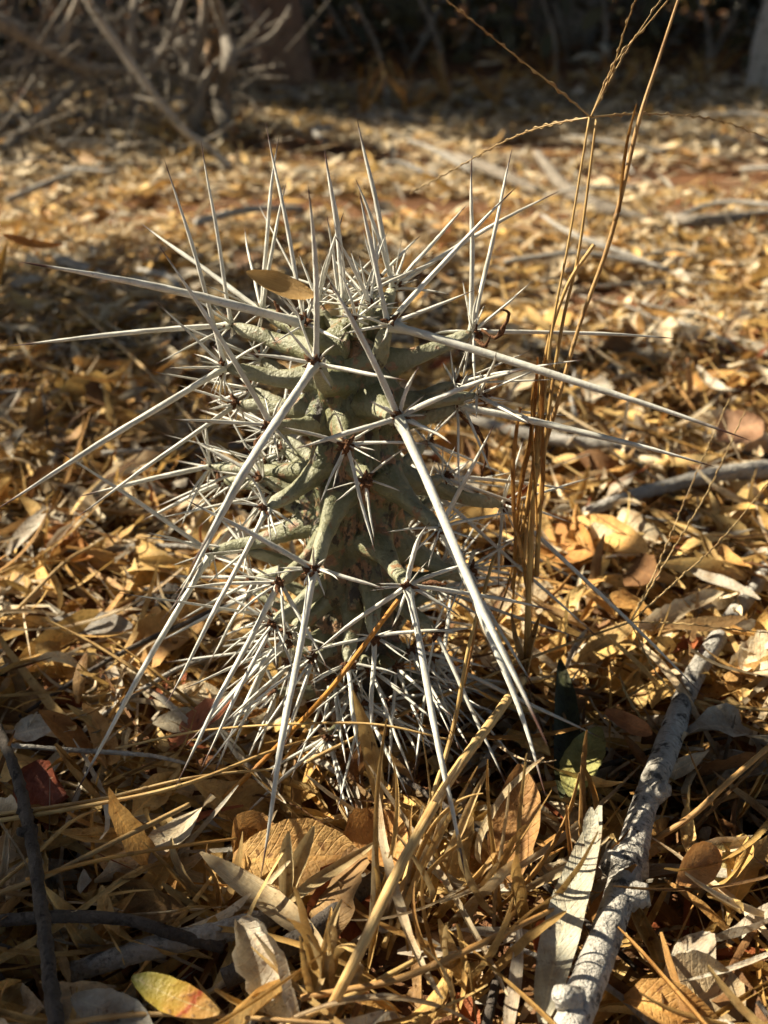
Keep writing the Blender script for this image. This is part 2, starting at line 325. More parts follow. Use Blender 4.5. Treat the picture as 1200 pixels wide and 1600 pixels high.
parts = []
for i in range(420):
    x, y = random.uniform(-3.2, 3.2), random.uniform(2.75, 5.4); b = np.array([x, y, float(gz(x, y))]); hh = random.uniform(.25, 1.1); a = random.uniform(0, 6.28); l_ = random.uniform(.05, .7)*hh; rr = random.uniform(.003, .011)
    e_ = b + np.array([math.cos(a)*l_, math.sin(a)*l_*.5, hh]); parts.append(tube([b, (b+e_)/2 + rng.normal(size=3)*.04, e_], [rr, rr*.8, rr*.4], n=7, seg=5))
V, Q, A = join(parts)
tag(ob('brushwood', mk('brushwood', V, Q, {'lp': A}), M_BARK_FAR), 'dense mass of bare brushwood in the shade under the trees', 'brushwood', kind='stuff')
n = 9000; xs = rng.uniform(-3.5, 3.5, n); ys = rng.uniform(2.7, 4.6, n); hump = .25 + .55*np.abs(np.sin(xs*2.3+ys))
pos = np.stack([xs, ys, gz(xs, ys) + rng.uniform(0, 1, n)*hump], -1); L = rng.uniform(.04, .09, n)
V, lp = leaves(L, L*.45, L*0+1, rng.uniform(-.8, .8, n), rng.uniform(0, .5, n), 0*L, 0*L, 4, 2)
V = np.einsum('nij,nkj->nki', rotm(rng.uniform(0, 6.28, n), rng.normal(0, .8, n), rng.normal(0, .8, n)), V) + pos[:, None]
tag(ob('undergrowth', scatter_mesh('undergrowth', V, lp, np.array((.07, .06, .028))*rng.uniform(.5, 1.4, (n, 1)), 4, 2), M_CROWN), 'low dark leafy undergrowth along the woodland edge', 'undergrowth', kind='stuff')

# off to the side: the leafy shrubs that throw the dappled shade on the near litter
def shade_shrub(base, h, sp, nleaf, label, cr=.16, lsize=.045):
    tree('leafy_shrub', base, h, .014, (random.uniform(-.05, .05), 0), sp, nleaf, label, 'shrubs beside the clearing', M_BARK_FAR, limbs=9, lsize=lsize, crown_lo=.3, cr=cr)
shade_shrub((-1.05, .76), .84, .32, 1150, 'leafy shrub beside the clearing, level with the ground behind the cactus', cr=.13)
shade_shrub((-1.5, 1.95), 1.0, .36, 1300, 'leafy shrub beside the clearing, before the dead brush', cr=.18)
shade_shrub((-.76, .125), .60, .14, 460, 'small leafy shrub beside the dark twig', cr=.085)

# dead shrub: gnarled stems and brush on the left of the reddish trunk
dsh = ob('dead_shrub', None, loc=G(315, 238, 0)); tag(dsh, 'gnarled dead grey shrub with tangled bare twigs beside the reddish trunk', 'shrub')
def stem(pix, rad, name='branch', rough=.07, parent=dsh, mat=None):
    mat = mat or M_BARK_FAR
    return tube_obj(name, [P(*q) for q in pix], rad, mat, parent, n=max(14, 8*len(pix)), seg=9, rough=rough)
def gy_of(px, py): return G(px, py, 0)[1]*100
d0 = gy_of(330, 238)
stem([(330, 240, d0), (352, 200, d0), (340, 150, d0+3), (358, 100, d0), (352, 50, d0+4), (330, -20, d0)], [.016, .012, .010, .012, .009, .008], rough=.1)
stem([(305, 238, d0), (312, 170, d0+5), (298, 110, d0+5), (318, 40, d0+5), (322, -30, d0+5)], [.014, .01, .011, .008, .007], rough=.1)
stem([(342, 235, d0+8), (338, 140, d0+8), (336, 60, d0+8), (320, -30, d0+8)], [.022, .019, .017, .016], rough=.08, mat=M_BARK_TAN)
stem([(205, 235, d0-5), (207, 160, d0-5), (206, 60, d0-5), (214, -20, d0)], [.008, .0065, .006, .005])
stem([(-15, 25, d0-10), (50, 60, d0-10), (105, 92, d0-10), (140, 108, d0-8), (210, 112, d0)], [.012, .011, .010, .009, .006])
stem([(95, 65, d0-10), (110, 30, d0-10), (128, -15, d0-10)], [.008, .006, .005])
stem([(230, 110, d0), (262, 70, d0), (290, -10, d0)], [.008, .007, .005])
stem([(5, 235, d0-15), (50, 195, d0-12), (90, 160, d0-8), (150, 100, d0)], [.008, .007, .006, .004])
stem([(300, 225, d0), (330, 110, d0), (420, 60, d0+10), (455, 10, d0+12)], [.008, .007, .005, .003])
for i in range(150):
    x, y = random.uniform(-40, 370), random.uniform(60, 268); a = random.choice([random.gauss(0.2, .5), random.gauss(1.5, .4), random.gauss(2.4, .4)]); L = random.uniform(40, 150)
    yy = max(118, min(262, y)); Y = gy_of(x, max(yy, 205)) - random.uniform(0, 22); r = random.uniform(.0014, .0042)
    x2, y2 = x+L*math.cos(a), y-L*abs(math.sin(a))*1.0
    stem([(x, y, Y), ((x+x2)/2+random.gauss(0, 9), (y+y2)/2+random.gauss(0, 7), Y+random.uniform(-6, 6)), (x2, y2, Y+random.uniform(-12, 12))], [r, r*.8, r*.4], 'twig')
Yb = gy_of(385, 283)
o = tube_obj('leaning_branch', [P(392, 290, Yb), P(340, 243, Yb), P(290, 205, Yb), P(246, 155, Yb), P(195, 85, Yb), P(150, 20, Yb), P(115, -50, Yb)], [.0045, .0052, .0055, .0055, .006, .0065], M_BARK_PALE, n=50, seg=10, rough=.05)
tag(o, 'long bare grey branch leaning from the litter into the dead shrub', 'branch')
parts = []
for i in range(430):
    x, y = random.uniform(-1.25, -.22), random.uniform(1.22, 2.5)
    if x > -.30 - .25*random.random() + .1*(y-1.2) and y < 1.8: continue
    b = np.array([x, y, float(gz(x, y)) + .02 + .30*random.random()**1.6]); a = random.uniform(0, 6.28); L = random.uniform(.06, .30); rr = random.uniform(.0008, .0036)
    dv = np.array([math.cos(a), math.sin(a), random.gauss(.25, .45)]); e_ = b + dv*L; e_[2] = max(e_[2], float(gz(e_[0], e_[1])) + .015)
    parts.append(tube([b, (b+e_)/2 + rng.normal(size=3)*.012, e_], [rr, rr*.8, rr*.4], n=8, seg=5))
V, Q, A = join(parts); tag(ob('dead_brush', mk('dead_brush', V, Q, {'lp': A}), M_BARK_FAR), 'tangled mass of dead twigs heaped round the gnarled shrub', 'brush', kind='stuff')
# thin saplings and straws at the far edge of the litter
for px, py, tx, ty, r, m, lab in [(697, 155, 648, -20, .006, M_BARK_FAR, 'thin grey sapling leaning over the dark hollow'), (607, 168, 556, 5, .004, M_BARK_FAR, 'bent tan sapling beside the reddish trunk'),
        (868, 140, 840, -20, .0045, M_BARK_FAR, 'spindly dry sapling behind the grass seed head'), (930, 120, 940, -20, .007, M_BARK_FAR, 'straight grey sapling in the shade behind the seed head'), (1105, 118, 1085, -20, .006, M_BARK_FAR, 'thin brown sapling next to the slim pale tree')]:
    b = G(px, py, 0); Y = b[1]*100
    tag(tube_obj('sapling', [b, P((px+tx)/2+12, (py+ty)/2, Y), P(tx, ty, Y+4)], [r, r*.8, r*.6], m, n=16, seg=8, rough=.06), lab, 'sapling', 'saplings behind the clearing')

# ------------------------------------------------------------ litter
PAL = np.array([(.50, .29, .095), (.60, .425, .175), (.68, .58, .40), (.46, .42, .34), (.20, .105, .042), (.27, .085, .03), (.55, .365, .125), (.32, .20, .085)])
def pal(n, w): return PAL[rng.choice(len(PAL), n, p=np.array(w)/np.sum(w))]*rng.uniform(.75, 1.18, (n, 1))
PATCH = [(*G(620, 350, 0)[:2], .15), (*G(1130, 268, 0)[:2], .24), (*G(300, 345, 0)[:2], .12), (*G(960, 480, 0)[:2], .05), (*G(480, 250, 0)[:2], .12), (*G(800, 215, 0)[:2], .12)]
HERO = np.array([G(*q, .015)[:2] for q in ((235, 1538), (272, 1552), (320, 1570), (175, 1580), (420, 1340), (470, 1345), (530, 1345), (350, 1365), (400, 1410), (450, 1450), (485, 1480), (870, 1550), (890, 1470), (905, 1390), (920, 1310), (930, 1500), (970, 1400), (1005, 1270), (1050, 1150), (1085, 1060), (915, 1580), (930, 1180), (590, 1310), (70, 1230))])
def near_hero(x, y, d): return np.min(np.hypot(np.atleast_1d(x)[:, None]-HERO[:, 0], np.atleast_1d(y)[:, None]-HERO[:, 1]), axis=1) < d
def keep_clear(x, y, r=.019): return np.hypot(x+.011, y) > r
def litter(name, n, xr, y0, y1, depth, nv, nu, tilt, w, label, size=1.0, fan=None):
    y = rng.uniform(y0, y1, n); x = rng.uniform(-1, 1, n)*(xr if fan is None else np.minimum(xr, fan[0] + fan[1]*(y-y0)))
    drift = .5 + .28*np.sin(7.3*x+2.1*np.sin(5*y))*np.cos(6.1*y+1.3*x) + .22*np.sin(17*x-9*y)*np.sin(13*y+4*x)
    kp = keep_clear(x, y) & (drift > rng.uniform(-.5, .62, n))
    for qx, qy, qr in PATCH: kp &= np.hypot((x-qx)*.55, y-qy) > qr*rng.uniform(.4, 1.25, n)
    x, y, drift = x[kp], y[kp], drift[kp]; n = len(x)
    kind = rng.choice(4, n, p=[.36, .08, .42, .14])           # narrow leaf, broad leaf, grass strip, crumb
    L = np.choose(kind, [rng.uniform(.022, .048, n), rng.uniform(.022, .042, n), rng.uniform(.025, .075, n), rng.uniform(.005, .014, n)])*size
    Wd = np.choose(kind, [L*rng.uniform(.13, .26, n), L*rng.uniform(.42, .62, n), rng.uniform(.0012, .0034, n), L*rng.uniform(.4, .8, n)])
    V, lp = leaves(L, Wd, rng.uniform(.75, 1.3, n), rng.normal(0, 1.0, n), rng.normal(.5, .7, n), rng.normal(0, .8, n), rng.uniform(0, .16, n), nv, nu)
    R = rotm(rng.uniform(0, 6.28, n), rng.normal(0, tilt*1.2, n), rng.normal(0, tilt, n))
    z = gz(x, y) + .003 + depth*rng.uniform(0, 1, n)**1.3*(.55+.8*drift)
    z = np.where(near_hero(x, y, .012), np.minimum(z, .006), z)
    V = np.einsum('nij,nkj->nki', R, V) + np.stack([x, y, z], -1)[:, None]
    g = gz(V[..., 0], V[..., 1]); V[..., 2] = np.maximum(V[..., 2], g + .0015 + .002*lp[..., 2])
    return tag(ob(name, scatter_mesh(name, V, lp, pal(n, w), nv, nu), M_LEAF), label, 'leaf litter', kind='stuff')
litter('leaf_litter', 10500, .34, -.28, .42, .022, 8, 4, .42, [2.4, 4, 3.4, 2.4, 1.6, .25, 2.6, 2.0], 'deep bed of small dry leaves and straw round the cactus', fan=(.2, .45))
litter('leaf_litter', 19000, 1.0, .40, 1.15, .022, 6, 3, .27, [1.8, 4, 7, 3, 1.0, .15, 2.6, 1.2], 'dry leaf litter carpeting the clearing behind the cactus', fan=(.42, .5))
litter('leaf_litter', 20000, 2.2, 1.12, 2.5, .024, 5, 3, .22, [1, 4, 15, 5, .7, .1, 2, .7], 'far sunlit leaf litter reaching the woodland edge', 1.45, fan=(.75, .5))
litter('leaf_litter', 12000, 3.2, 2.45, 6.0, .06, 5, 3, .4, [.4, .3, .2, .4, 4, .3, .3, 3], 'litter under the woodland trees with shade put into its dark brown colours', 1.9)  # dark brown leaf colours carry the shade beyond the clearing
litter('leaf_litter', 5000, .9, -.28, .5, .012, 5, 3, .3, [3, 3, 2, 2, 2, 1, 2, 2], 'thin scatter of dry leaves along the sides of the clearing')

# single leaves of the top layer: each an object; shared meshes
KINDS = {'narrow_leaf': [], 'broad_leaf': [], 'dry_grass_strand': []}
for i in range(16):
    V, lp = leaves([1], [rng.uniform(.17, .27)], [rng.uniform(.8, 1.3)], [rng.normal(0, 1.1)], [rng.normal(.6, .8)], [rng.normal(0, 1.0)], [rng.uniform(.02, .14)], 14, 6); KINDS['narrow_leaf'].append((V, lp, 14, 6, M_LEAF))
    V, lp = leaves([1], [rng.uniform(.42, .60)], [rng.uniform(.75, 1.15)], [rng.normal(0, .9)], [rng.normal(.5, .55)], [rng.normal(0, .5)], [rng.uniform(.05, .16)], 14, 8); KINDS['broad_leaf'].append((V, lp, 14, 8, M_LEAF))
    V, lp = leaves([1], [rng.uniform(.02, .042)], [rng.uniform(.9, 1.6)], [rng.normal(0, 1.3)], [rng.normal(.8, .6)], [rng.normal(0, 2.0)], [rng.uniform(0, .1)], 18, 4, .38); KINDS['dry_grass_strand'].append((V, lp, 18, 4, M_STRIP))
for k_, l_ in KINDS.items():
    for i, (V, lp, nv, nu, m) in enumerate(l_):
        me = scatter_mesh(k_, V, lp, np.ones((1, 3)), nv, nu); me.materials.append(m); l_[i] = me
LM = {'beside the white barked stick': [(915, 1545), (985, 1345), (1045, 1160), (1120, 1000), (1000, 1265), (940, 1470)], 'beside the rough dark twig': [(22, 1200), (45, 1290), (62, 1400), (75, 1500)], 'at the foot of the cactus': [(560, 1180), (480, 1170), (650, 1180)],
      'beside the large veined leaf': [(400, 1340), (480, 1345), (560, 1340)], 'beside the yellow green leaf with the red blotch': [(230, 1540), (320, 1570)], 'among the golden tufts': [(690, 1440), (720, 1560), (770, 1460)], 'beside the brown woody fruit': [(258, 948), (230, 980)],
      'behind the dry grass stalks': [(870, 900), (900, 830)], 'beside the forked grey stick': [(985, 775), (1060, 755), (1140, 738)], 'beside the dark red leaf': [(70, 1230)], 'around the torn husk': [(515, 1570), (600, 1550)], 'beside the smooth dark stick': [(120, 1435), (230, 1445)],
      'under the slanting spines': [(250, 1120), (180, 1180), (330, 1090)], 'in the dark hollow beyond the white barked stick': [(1120, 1350), (1130, 1480), (1150, 1250)], 'behind the cactus': [(560, 760), (480, 740), (640, 720)], 'on the shaded ground behind the cactus': [(60, 560), (200, 560), (120, 660), (250, 690)], 'on the sunlit ground behind the stalks': [(1000, 600), (1120, 560), (900, 560)]}
LMP = [(k_, G(*q, .015)[:2]) for k_, l_ in LM.items() for q in l_]
def where(x, y): return min(LMP, key=lambda t: math.hypot(t[1][0]-x, t[1][1]-y))[0]
CN = ['orange tan', 'straw coloured', 'pale cream', 'weathered grey', 'dark brown', 'deep russet', 'golden tan', 'dull brown']
def drop(kind, n, xr, yr, size, z, tilt, w, text, cat, near=True):
    for i in range(n):
        while True:
            y = random.uniform(*yr); x = random.uniform(-1, 1)*(xr[0] + xr[1]*(y-yr[0]))
            if keep_clear(x, y, .03) and not near_hero(x, y, .017)[0]: break
        ci = int(rng.choice(len(PAL), p=np.array(w)/np.sum(w))); L = random.uniform(*size)
        o = ob(kind, random.choice(KINDS[kind]), loc=(x, y, float(gz(x, y)) + random.uniform(*z)), color=PAL[ci]*random.uniform(.8, 1.15))
        o.rotation_euler = (random.gauss(0, tilt*1.3), random.gauss(0, tilt), random.uniform(0, 6.28)); o.scale = (L, L, L)
        f = (L-size[0])/(size[1]-size[0]); lab = (text % CN[ci]); lab = ('short ' if f < .33 else 'long ' if f > .67 else '') + lab
        if y < .42: lab = lab + ' ' + where(x, y)
        tag(o, lab, cat, lab)
Wt = [2.6, 3.6, 3.6, 2.6, 1.1, .25, 2.6, 1.5]
drop('narrow_leaf', 190, (.17, .44), (-.25, .42), (.026, .052), (.016, .029), .42, Wt, 'narrow %s dry leaf', 'leaf')
drop('broad_leaf', 24, (.17, .44), (-.25, .42), (.03, .048), (.015, .027), .34, [4, 3, 2, 1.2, 1, 0, 3.4, 2], 'broad %s dry leaf', 'leaf')
drop('narrow_leaf', 60, (.36, .42), (.42, 1.0), (.035, .06), (.018, .03), .35, Wt, 'narrow %s dry leaf on the clearing behind the cactus', 'leaf')
drop('dry_grass_strand', 270, (.16, .42), (-.25, .40), (.04, .115), (.018, .032), .22, [2, 5, 3.5, .8, .5, 0, 4, .8], 'thin %s grass blade', 'grass blade')

# hero leaves
def hero(name, p0, p1, width, color, label, curl=.4, roll=.5, twist=.2, wave=.05, face=(0, -.5, 1), a=1.0, mat=M_LEAF, nu=9, cat='leaf', group=None):
    p0, p1 = np.asarray(p0), np.asarray(p1); L = np.linalg.norm(p1-p0)
    V, lp = leaves([L*1.02], [width], [a], [curl], [roll], [twist], [wave], 22, nu, rag=.25)
    x = (p1-p0)/L; f = np.asarray(face, float); f -= x*np.dot(f, x); f /= np.linalg.norm(f); y = np.cross(f, x)
    V = V[0] @ np.stack([x, y, f]); me = scatter_mesh(name, V[None], lp, np.ones((1, 3)), 22, nu)
    return tag(ob(name, me, mat, None, (p0+p1)/2, color), label, cat, group)
h = hero
h('fallen_leaf', P(382, 434, -.8), P(490, 466, -.4), .0105, (.56, .35, .13), 'smooth orange tan oval leaf caught on the upper spines', .6, .3, .2, 0, (-.55, -.5, .9), mat=M_SMOOTH)
yl = h('fallen_leaf', G(205, 1528, .036), G(342, 1577, .034), .0092, (1, 1, 1), 'yellow green leaf with a red blotch and orange tip', -.25, .3, .1, 0, (0, -.45, 1))
def yellow_leaf():
    t = NT('yellow_red_leaf'); v, u, w, r = t.lp(); n = t.noise(t.pos(), 130, 4, .6); au = t.math('ABSOLUTE', u)
    x = t.math('ADD', w, t.math('MULTIPLY', t.math('SUBTRACT', n, .5), .5))
    c = t.ramp(x, [(.12, (.17, .15, .025)), (.45, (.28, .19, .025)), (.62, (.32, .15, .025)), (.68, (.24, .04, .012)), (.74, (.32, .15, .03)), (1, (.32, .19, .06))])
    c = t.mix(t.math('MULTIPLY', t.math('LESS_THAN', au, .05), .5), c, (.34, .26, .10, 1)); n9 = t.noise(t.pos(), 520, 3, .6); c = t.mix(t.ramp(n9, [(.58, (0, 0, 0)), (.68, (.7,)*3)]), c, (.09, .05, .02, 1)); t.bump(t.math('ADD', n, n9), .4, .001); return t.fin(c, .5, .3)
yl.data.materials.clear(); yl.data.materials.append(yellow_leaf())
h('fallen_leaf', G(118, 1552, .03), G(235, 1612, .028), .011, (.36, .33, .27), 'grey pointed leaf lying beside the yellow leaf', .2, .4, .1, .02)
h('fallen_leaf', G(368, 1335, .018), G(560, 1345, .02), .026, (.56, .35, .13), 'large tan veined oval leaf lying under the longest downward spine', .35, .35, .2, .04, (.1, -.75, 1), .95)
h('fallen_leaf', G(540, 1345, .018), G(625, 1280, .02), .024, (.50, .27, .09), 'broad orange brown leaf beside the large veined leaf', .5, .4, .1, .08)
h('fallen_leaf', G(368, 1275, .026), G(425, 1330, .012), .017, (.52, .29, .10), 'upright brown leaf leaning on the large veined leaf', .3, .3, .2, .1, (.2, -1, .6))
h('fallen_leaf', G(322, 1335, .022), G(505, 1495, .020), .0085, (.66, .56, .36), 'long pale cream strip leaf lying diagonally', .35, .25, .35, .03, (0, -.4, 1), mat=M_STRIP)
h('fallen_leaf', G(862, 1600, .018), G(928, 1262, .045), .0115, (.42, .40, .31), 'long grey green leaf propped against the white barked stick', .12, .3, -.1, 0, (-.5, -1, .7), .8)
h('fallen_leaf', G(918, 1330, .046), G(925, 1262, .055), .005, (.47, .44, .34), 'small grey leaf tip standing above the long grey green leaf', .2, .3, .1, 0, (-.3, -1, .6))
h('fallen_leaf', G(800, 1395, .012), G(808, 1195, .042), .018, (.36, .20, .075), 'tall brown leaf standing upright among the straw', .3, .5, .3, .05, (-.35, -1, .35))
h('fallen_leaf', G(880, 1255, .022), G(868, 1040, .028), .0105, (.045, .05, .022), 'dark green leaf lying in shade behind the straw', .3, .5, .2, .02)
h('fallen_leaf', G(895, 1250, .024), G(935, 1140, .03), .015, (.27, .26, .09), 'yellow green oval leaf lit between spine shadows', .3, .3, .1, .02, (-.5, -.7, 1))
h('fallen_leaf', G(28, 1220, .02), G(108, 1238, .022), .022, (.20, .055, .025), 'dark red crinkled leaf beside the dark twig', .6, .8, .3, .12, (-.3, -.6, 1))
h('fallen_leaf', G(62, 1112, .034), G(148, 1195, .018), .011, (.36, .18, .06), 'folded brown leaf standing above the red leaf', .3, 1.0, .5, .06, (.3, -.6, 1))
h('fallen_leaf', G(835, 1490, .02), G(880, 1450, .022), .015, (.30, .09, .03), 'curled rust brown leaf beside the white barked stick', .9, .8, .3, .1)
h('fallen_leaf', G(1040, 1600, .018), G(1150, 1530, .02), .026, (.40, .31, .19), 'broad dull tan leaf in shade behind the white barked stick', .3, .4, .2, .05)
h('fallen_leaf', G(1055, 1480, .018), G(1115, 1520, .02), .02, (.42, .38, .30), 'round grey leaf in shade behind the white barked stick', .4, .4, .2, .04)
h('fallen_leaf', G(1055, 1380, .03), G(1120, 1330, .03), .014, (.42, .22, .08), 'pointed brown leaf tilted up in the dark hollow', .4, .7, .3, .08, (-.4, -1, .6))
h('fallen_leaf', G(1070, 1390, .02), G(1165, 1320, .02), .013, (.44, .39, .2), 'olive tan leaf lying flat in the dark hollow', .3, .3, .2, .03)
h('fallen_leaf', G(945, 1115, .03), G(1020, 1145, .03), .009, (.46, .20, .08), 'small orange leaf beside the bend of the white barked stick', .3, .5, .3, .1)
h('fallen_leaf', G(895, 810, .02), G(1010, 880, .03), .021, (.55, .34, .12), 'bent golden brown leaf beside the grass seed head', .4, .6, .3, .08, (-.3, -.8, 1))
h('fallen_leaf', G(845, 830, .02), G(930, 870, .024), .026, (.47, .24, .07), 'broad orange leaf behind the dry grass stalks', .4, .5, .2, .08, (-.2, -.7, 1))
h('fallen_leaf', G(1120, 690, .02), G(1190, 660, .03), .03, (.42, .25, .15), 'broad pinkish brown leaf on the clearing', .6, .5, .2, .05)
h('fallen_leaf', G(75, 840, .02), G(155, 870, .02), .025, (.40, .19, .06), 'cupped orange brown leaf with a red inside', .7, 1.1, .3, .05, (-.2, -.8, 1))
h('fallen_leaf', G(85, 965, .02), G(205, 985, .02), .0125, (.23, .21, .18), 'long grey leaf lying flat near the brown woody fruit', .2, .3, .1, .03)
h('fallen_leaf', G(15, 870, .02), G(75, 790, .03), .009, (.42, .38, .31), 'pale grey strip leaf pointing away from the cactus', .2, .3, .2, 0)
h('fallen_leaf', G(240, 1130, .018), G(330, 1120, .02), .011, (.45, .41, .31), 'pale grey leaf with pointed ends under the slanting spines', .3, .5, .2, .04)
h('fallen_leaf', G(330, 855, .03), G(410, 850, .03), .017, (.66, .58, .44), 'bleached cream leaf lying behind the slanting spines', .4, .3, .2, .02)
h('fallen_leaf', G(20, 1150, .02), G(85, 1135, .022), .012, (.52, .49, .42), 'speckled pale grey leaf beside the folded brown leaf', .4, .5, .2, .03)
h('grass_leaf', P(556, 1078, -6.0), G(590, 1262, .022), .0068, (.60, .43, .18), 'pale straw leaf standing upright before the foot of the cactus', .15, .7, .3, .02, (-.2, -1, .3), 1.2, M_STRIP, 5, 'grass blade')
h('grass_leaf', G(800, 1625, .012), G(806, 1440, .03), .0045, (.72, .66, .54), 'bleached white strip standing between straw and grey green leaf', .1, .5, .2, 0, (-.3, -1, .3), .7, M_STRIP, 5, 'grass blade')
h('grass_leaf', G(450, 1420, .012), G(490, 1290, .04), .006, (.58, .46, .24), 'stiff straw blade rising from the pale strip leaf', .2, .8, .3, 0, (-.2, -1, .3), 1.2, M_STRIP, 5, 'grass blade')
h('grass_leaf', G(438, 1425, .012), G(458, 1300, .04), .006, (.62, .50, .27), 'stiff cream blade rising beside the straw blade', .2, .8, -.3, 0, (-.2, -1, .3), 1.2, M_STRIP, 5, 'grass blade')
h('grass_leaf', G(450, 1420, .018), G(585, 1310, .03), .0045, (.60, .50, .28), 'straw strip slanting over the orange brown leaf', .1, .6, .2, 0, (0, -.6, 1), .8, M_STRIP, 5, 'grass blade')
h('grass_leaf', P(-12, 500, 22), P(10, 382, 24), .006, (.58, .36, .10), 'golden grass blade bent over at the clearing edge', .2, .6, .2, 0, (0, -1, .3), 1, M_STRIP, 5, 'grass blade')
h('fallen_leaf', P(3, 380, 24), P(95, 388, 26), .009, (.55, .24, .06), 'orange leaf arching from the bent golden blade', .9, .6, .1, 0, (0, -.6, 1), .7)

# ------------------------------------------------------------ sticks, twigs, woody fruit
def stick(name, pts, rad, mat, label, cat='stick', group=None, rough=.05, n=60, seg=16, knots=()):
    pts = np.asarray(pts, float); o0 = pts[0]; o = ob(name, None, loc=o0); tag(o, label, cat, group)
    V, Q, A = tube(pts, rad, n=n, seg=seg, rough=rough); ob('shaft', mk('shaft', V-o0, Q, {'lp': A}), mat, o)
    c = smooth_path(pts, 200)
    for t, dvec, L, r in knots:
        b = c[int(t*199)]; dv = np.array(dvec)/np.linalg.norm(dvec)
        V, Q, A = tube([b-dv*.002, b+dv*L*.5, b+dv*L], [r*1.25, r*1.1, r*.75], n=8, seg=10, rough=.1)
        ob('knot', mk('knot', V-b, Q, {'lp': A}), mat, o, b-o0)
    return o
stick('white_barked_stick', [G(870, 1660, .022), G(915, 1545, .025), G(962, 1420, .027), G(985, 1345, .026), G(1005, 1265, .030), G(1045, 1160, .028), G(1078, 1070, .024), G(1120, 1000, .022), G(1180, 915, .02), G(1260, 800, .018)],
      [.0048, .0050, .0047, .0054, .0043, .0047, .0041, .0040, .0038, .0036], M_BARK_W, 'thick white barked stick with black flecks lying beside the cactus', rough=.022, n=130, seg=22,
      knots=[(.33, (-.8, -.5, .4), .010, .0050), (.25, (.9, -.1, .2), .009, .0042), (.09, (-.7, -.2, .8), .010, .0035), (.47, (.6, -.2, .6), .008, .0035)])
stick('dark_twig', [G(-15, 1110, .034), G(22, 1200, .035), G(45, 1290, .034), G(62, 1400, .034), G(75, 1500, .033), G(90, 1620, .03)], [.0015, .0019, .0021, .0020, .0021, .0022], M_BARK_D,
      'rough dark grey twig crossing the litter beside the red leaf', 'twig', rough=.10, n=70, seg=10, knots=[(.42, (-.6, -.4, .3), .004, .0016), (.36, (-.9, 0, .3), .003, .0014)])
stick('dark_stick', [G(-20, 1440, .026), G(100, 1432, .027), G(200, 1438, .026), G(280, 1462, .022), G(350, 1480, .018)], [.0019, .0019, .0018, .002, .002], M_BARK_D, 'smooth dark brown stick passing under the rough twig', 'stick', rough=.03)
stick('dead_branch', [G(350, 1530, .018), G(430, 1490, .022), G(500, 1445, .02), G(590, 1370, .016)], [.003, .0032, .003, .0026], M_BARK_D, 'short dark branch buried under the pale strip leaf', 'stick', rough=.04)
stick('grey_stick', [G(110, 1520, .014), G(240, 1480, .018), G(350, 1455, .02), G(430, 1430, .016)], [.003, .0034, .0034, .003], M_BARK_G, 'weathered grey stick buried behind the yellow leaf', 'stick', rough=.04)
stick('grey_stick', [G(915, 800, .02), G(985, 775, .024), G(1060, 755, .024), G(1140, 738, .026), G(1260, 730, .02)], [.0028, .0034, .0038, .0045, .006], M_BARK_G, 'forked weathered grey stick behind the grass seed head', 'stick', rough=.07, knots=[(.55, (1, .3, .1), .03, .003)])
stick('grey_stick', [G(735, 655, .02), G(830, 680, .024), G(930, 695, .024), G(1010, 700, .02)], [.003, .004, .004, .003], M_BARK_G, 'grey brown stick lying behind the dry grass stalks', 'stick', rough=.07)
stick('grey_stick', [G(840, 240, .02), G(880, 290, .03), G(930, 320, .03), G(1010, 345, .02)], [.006, .008, .008, .006], M_BARK_FAR, 'pale grey stick across the sunlit clearing', 'stick', rough=.05)
stick('grey_stick', [G(1010, 340, .02), G(1090, 345, .03), G(1210, 335, .02)], [.006, .007, .006], M_BARK_FAR, 'pale grey stick lying end to end with another on the clearing', 'stick', rough=.05)
stick('grey_stick', [G(690, 240, .02), G(760, 262, .03), G(840, 300, .02)], [.006, .008, .006], M_BARK_FAR, 'bleached stick lying behind the upright spines', 'stick', rough=.05)
stick('grey_stick', [G(60, 395, .02), G(130, 420, .026), G(200, 450, .02)], [.005, .006, .005], M_BARK_G, 'grey stick in the shade behind the longest sideways spine', 'stick', rough=.07)
stick('pale_twig', [G(-10, 1163, .030), G(120, 1172, .031), G(230, 1180, .031), G(292, 1193, .028)], [.0008, .0009, .0008, .0006], M_BARK_G, 'thin pale twig lying across the folded brown leaf', 'twig', rough=.08, seg=7)
def woody_fruit():
    c = G(258, 948, .016); n, s = 26, 26; V = []
    for i in range(n):
        f = i/(n-1)*math.pi
        for j in range(s):
            a = j/s*2*math.pi; r = .0105*(1 + .10*math.sin(7*a+3*math.sin(4*f)) + .07*math.sin(9*f+a) + .05*rng.normal())
            V.append((1.3*r*math.cos(f), r*math.sin(f)*math.cos(a), r*math.sin(f)*math.sin(a)))
    lp = np.zeros((n*s, 3)); lp[:, 2] = np.repeat(np.linspace(0, .03, n), s); lp[:, 1] = np.repeat(np.linspace(0, 1, n), s)
    o = ob('woody_fruit', mk('woody_fruit', V, quads(n, s, True), {'lp': lp}), M_BARK_D, None, c); o.rotation_euler = (0, .2, .5)
    tag(o, 'rough dark brown woody fruit half hidden behind the slanting spines', 'fruit')
woody_fruit()
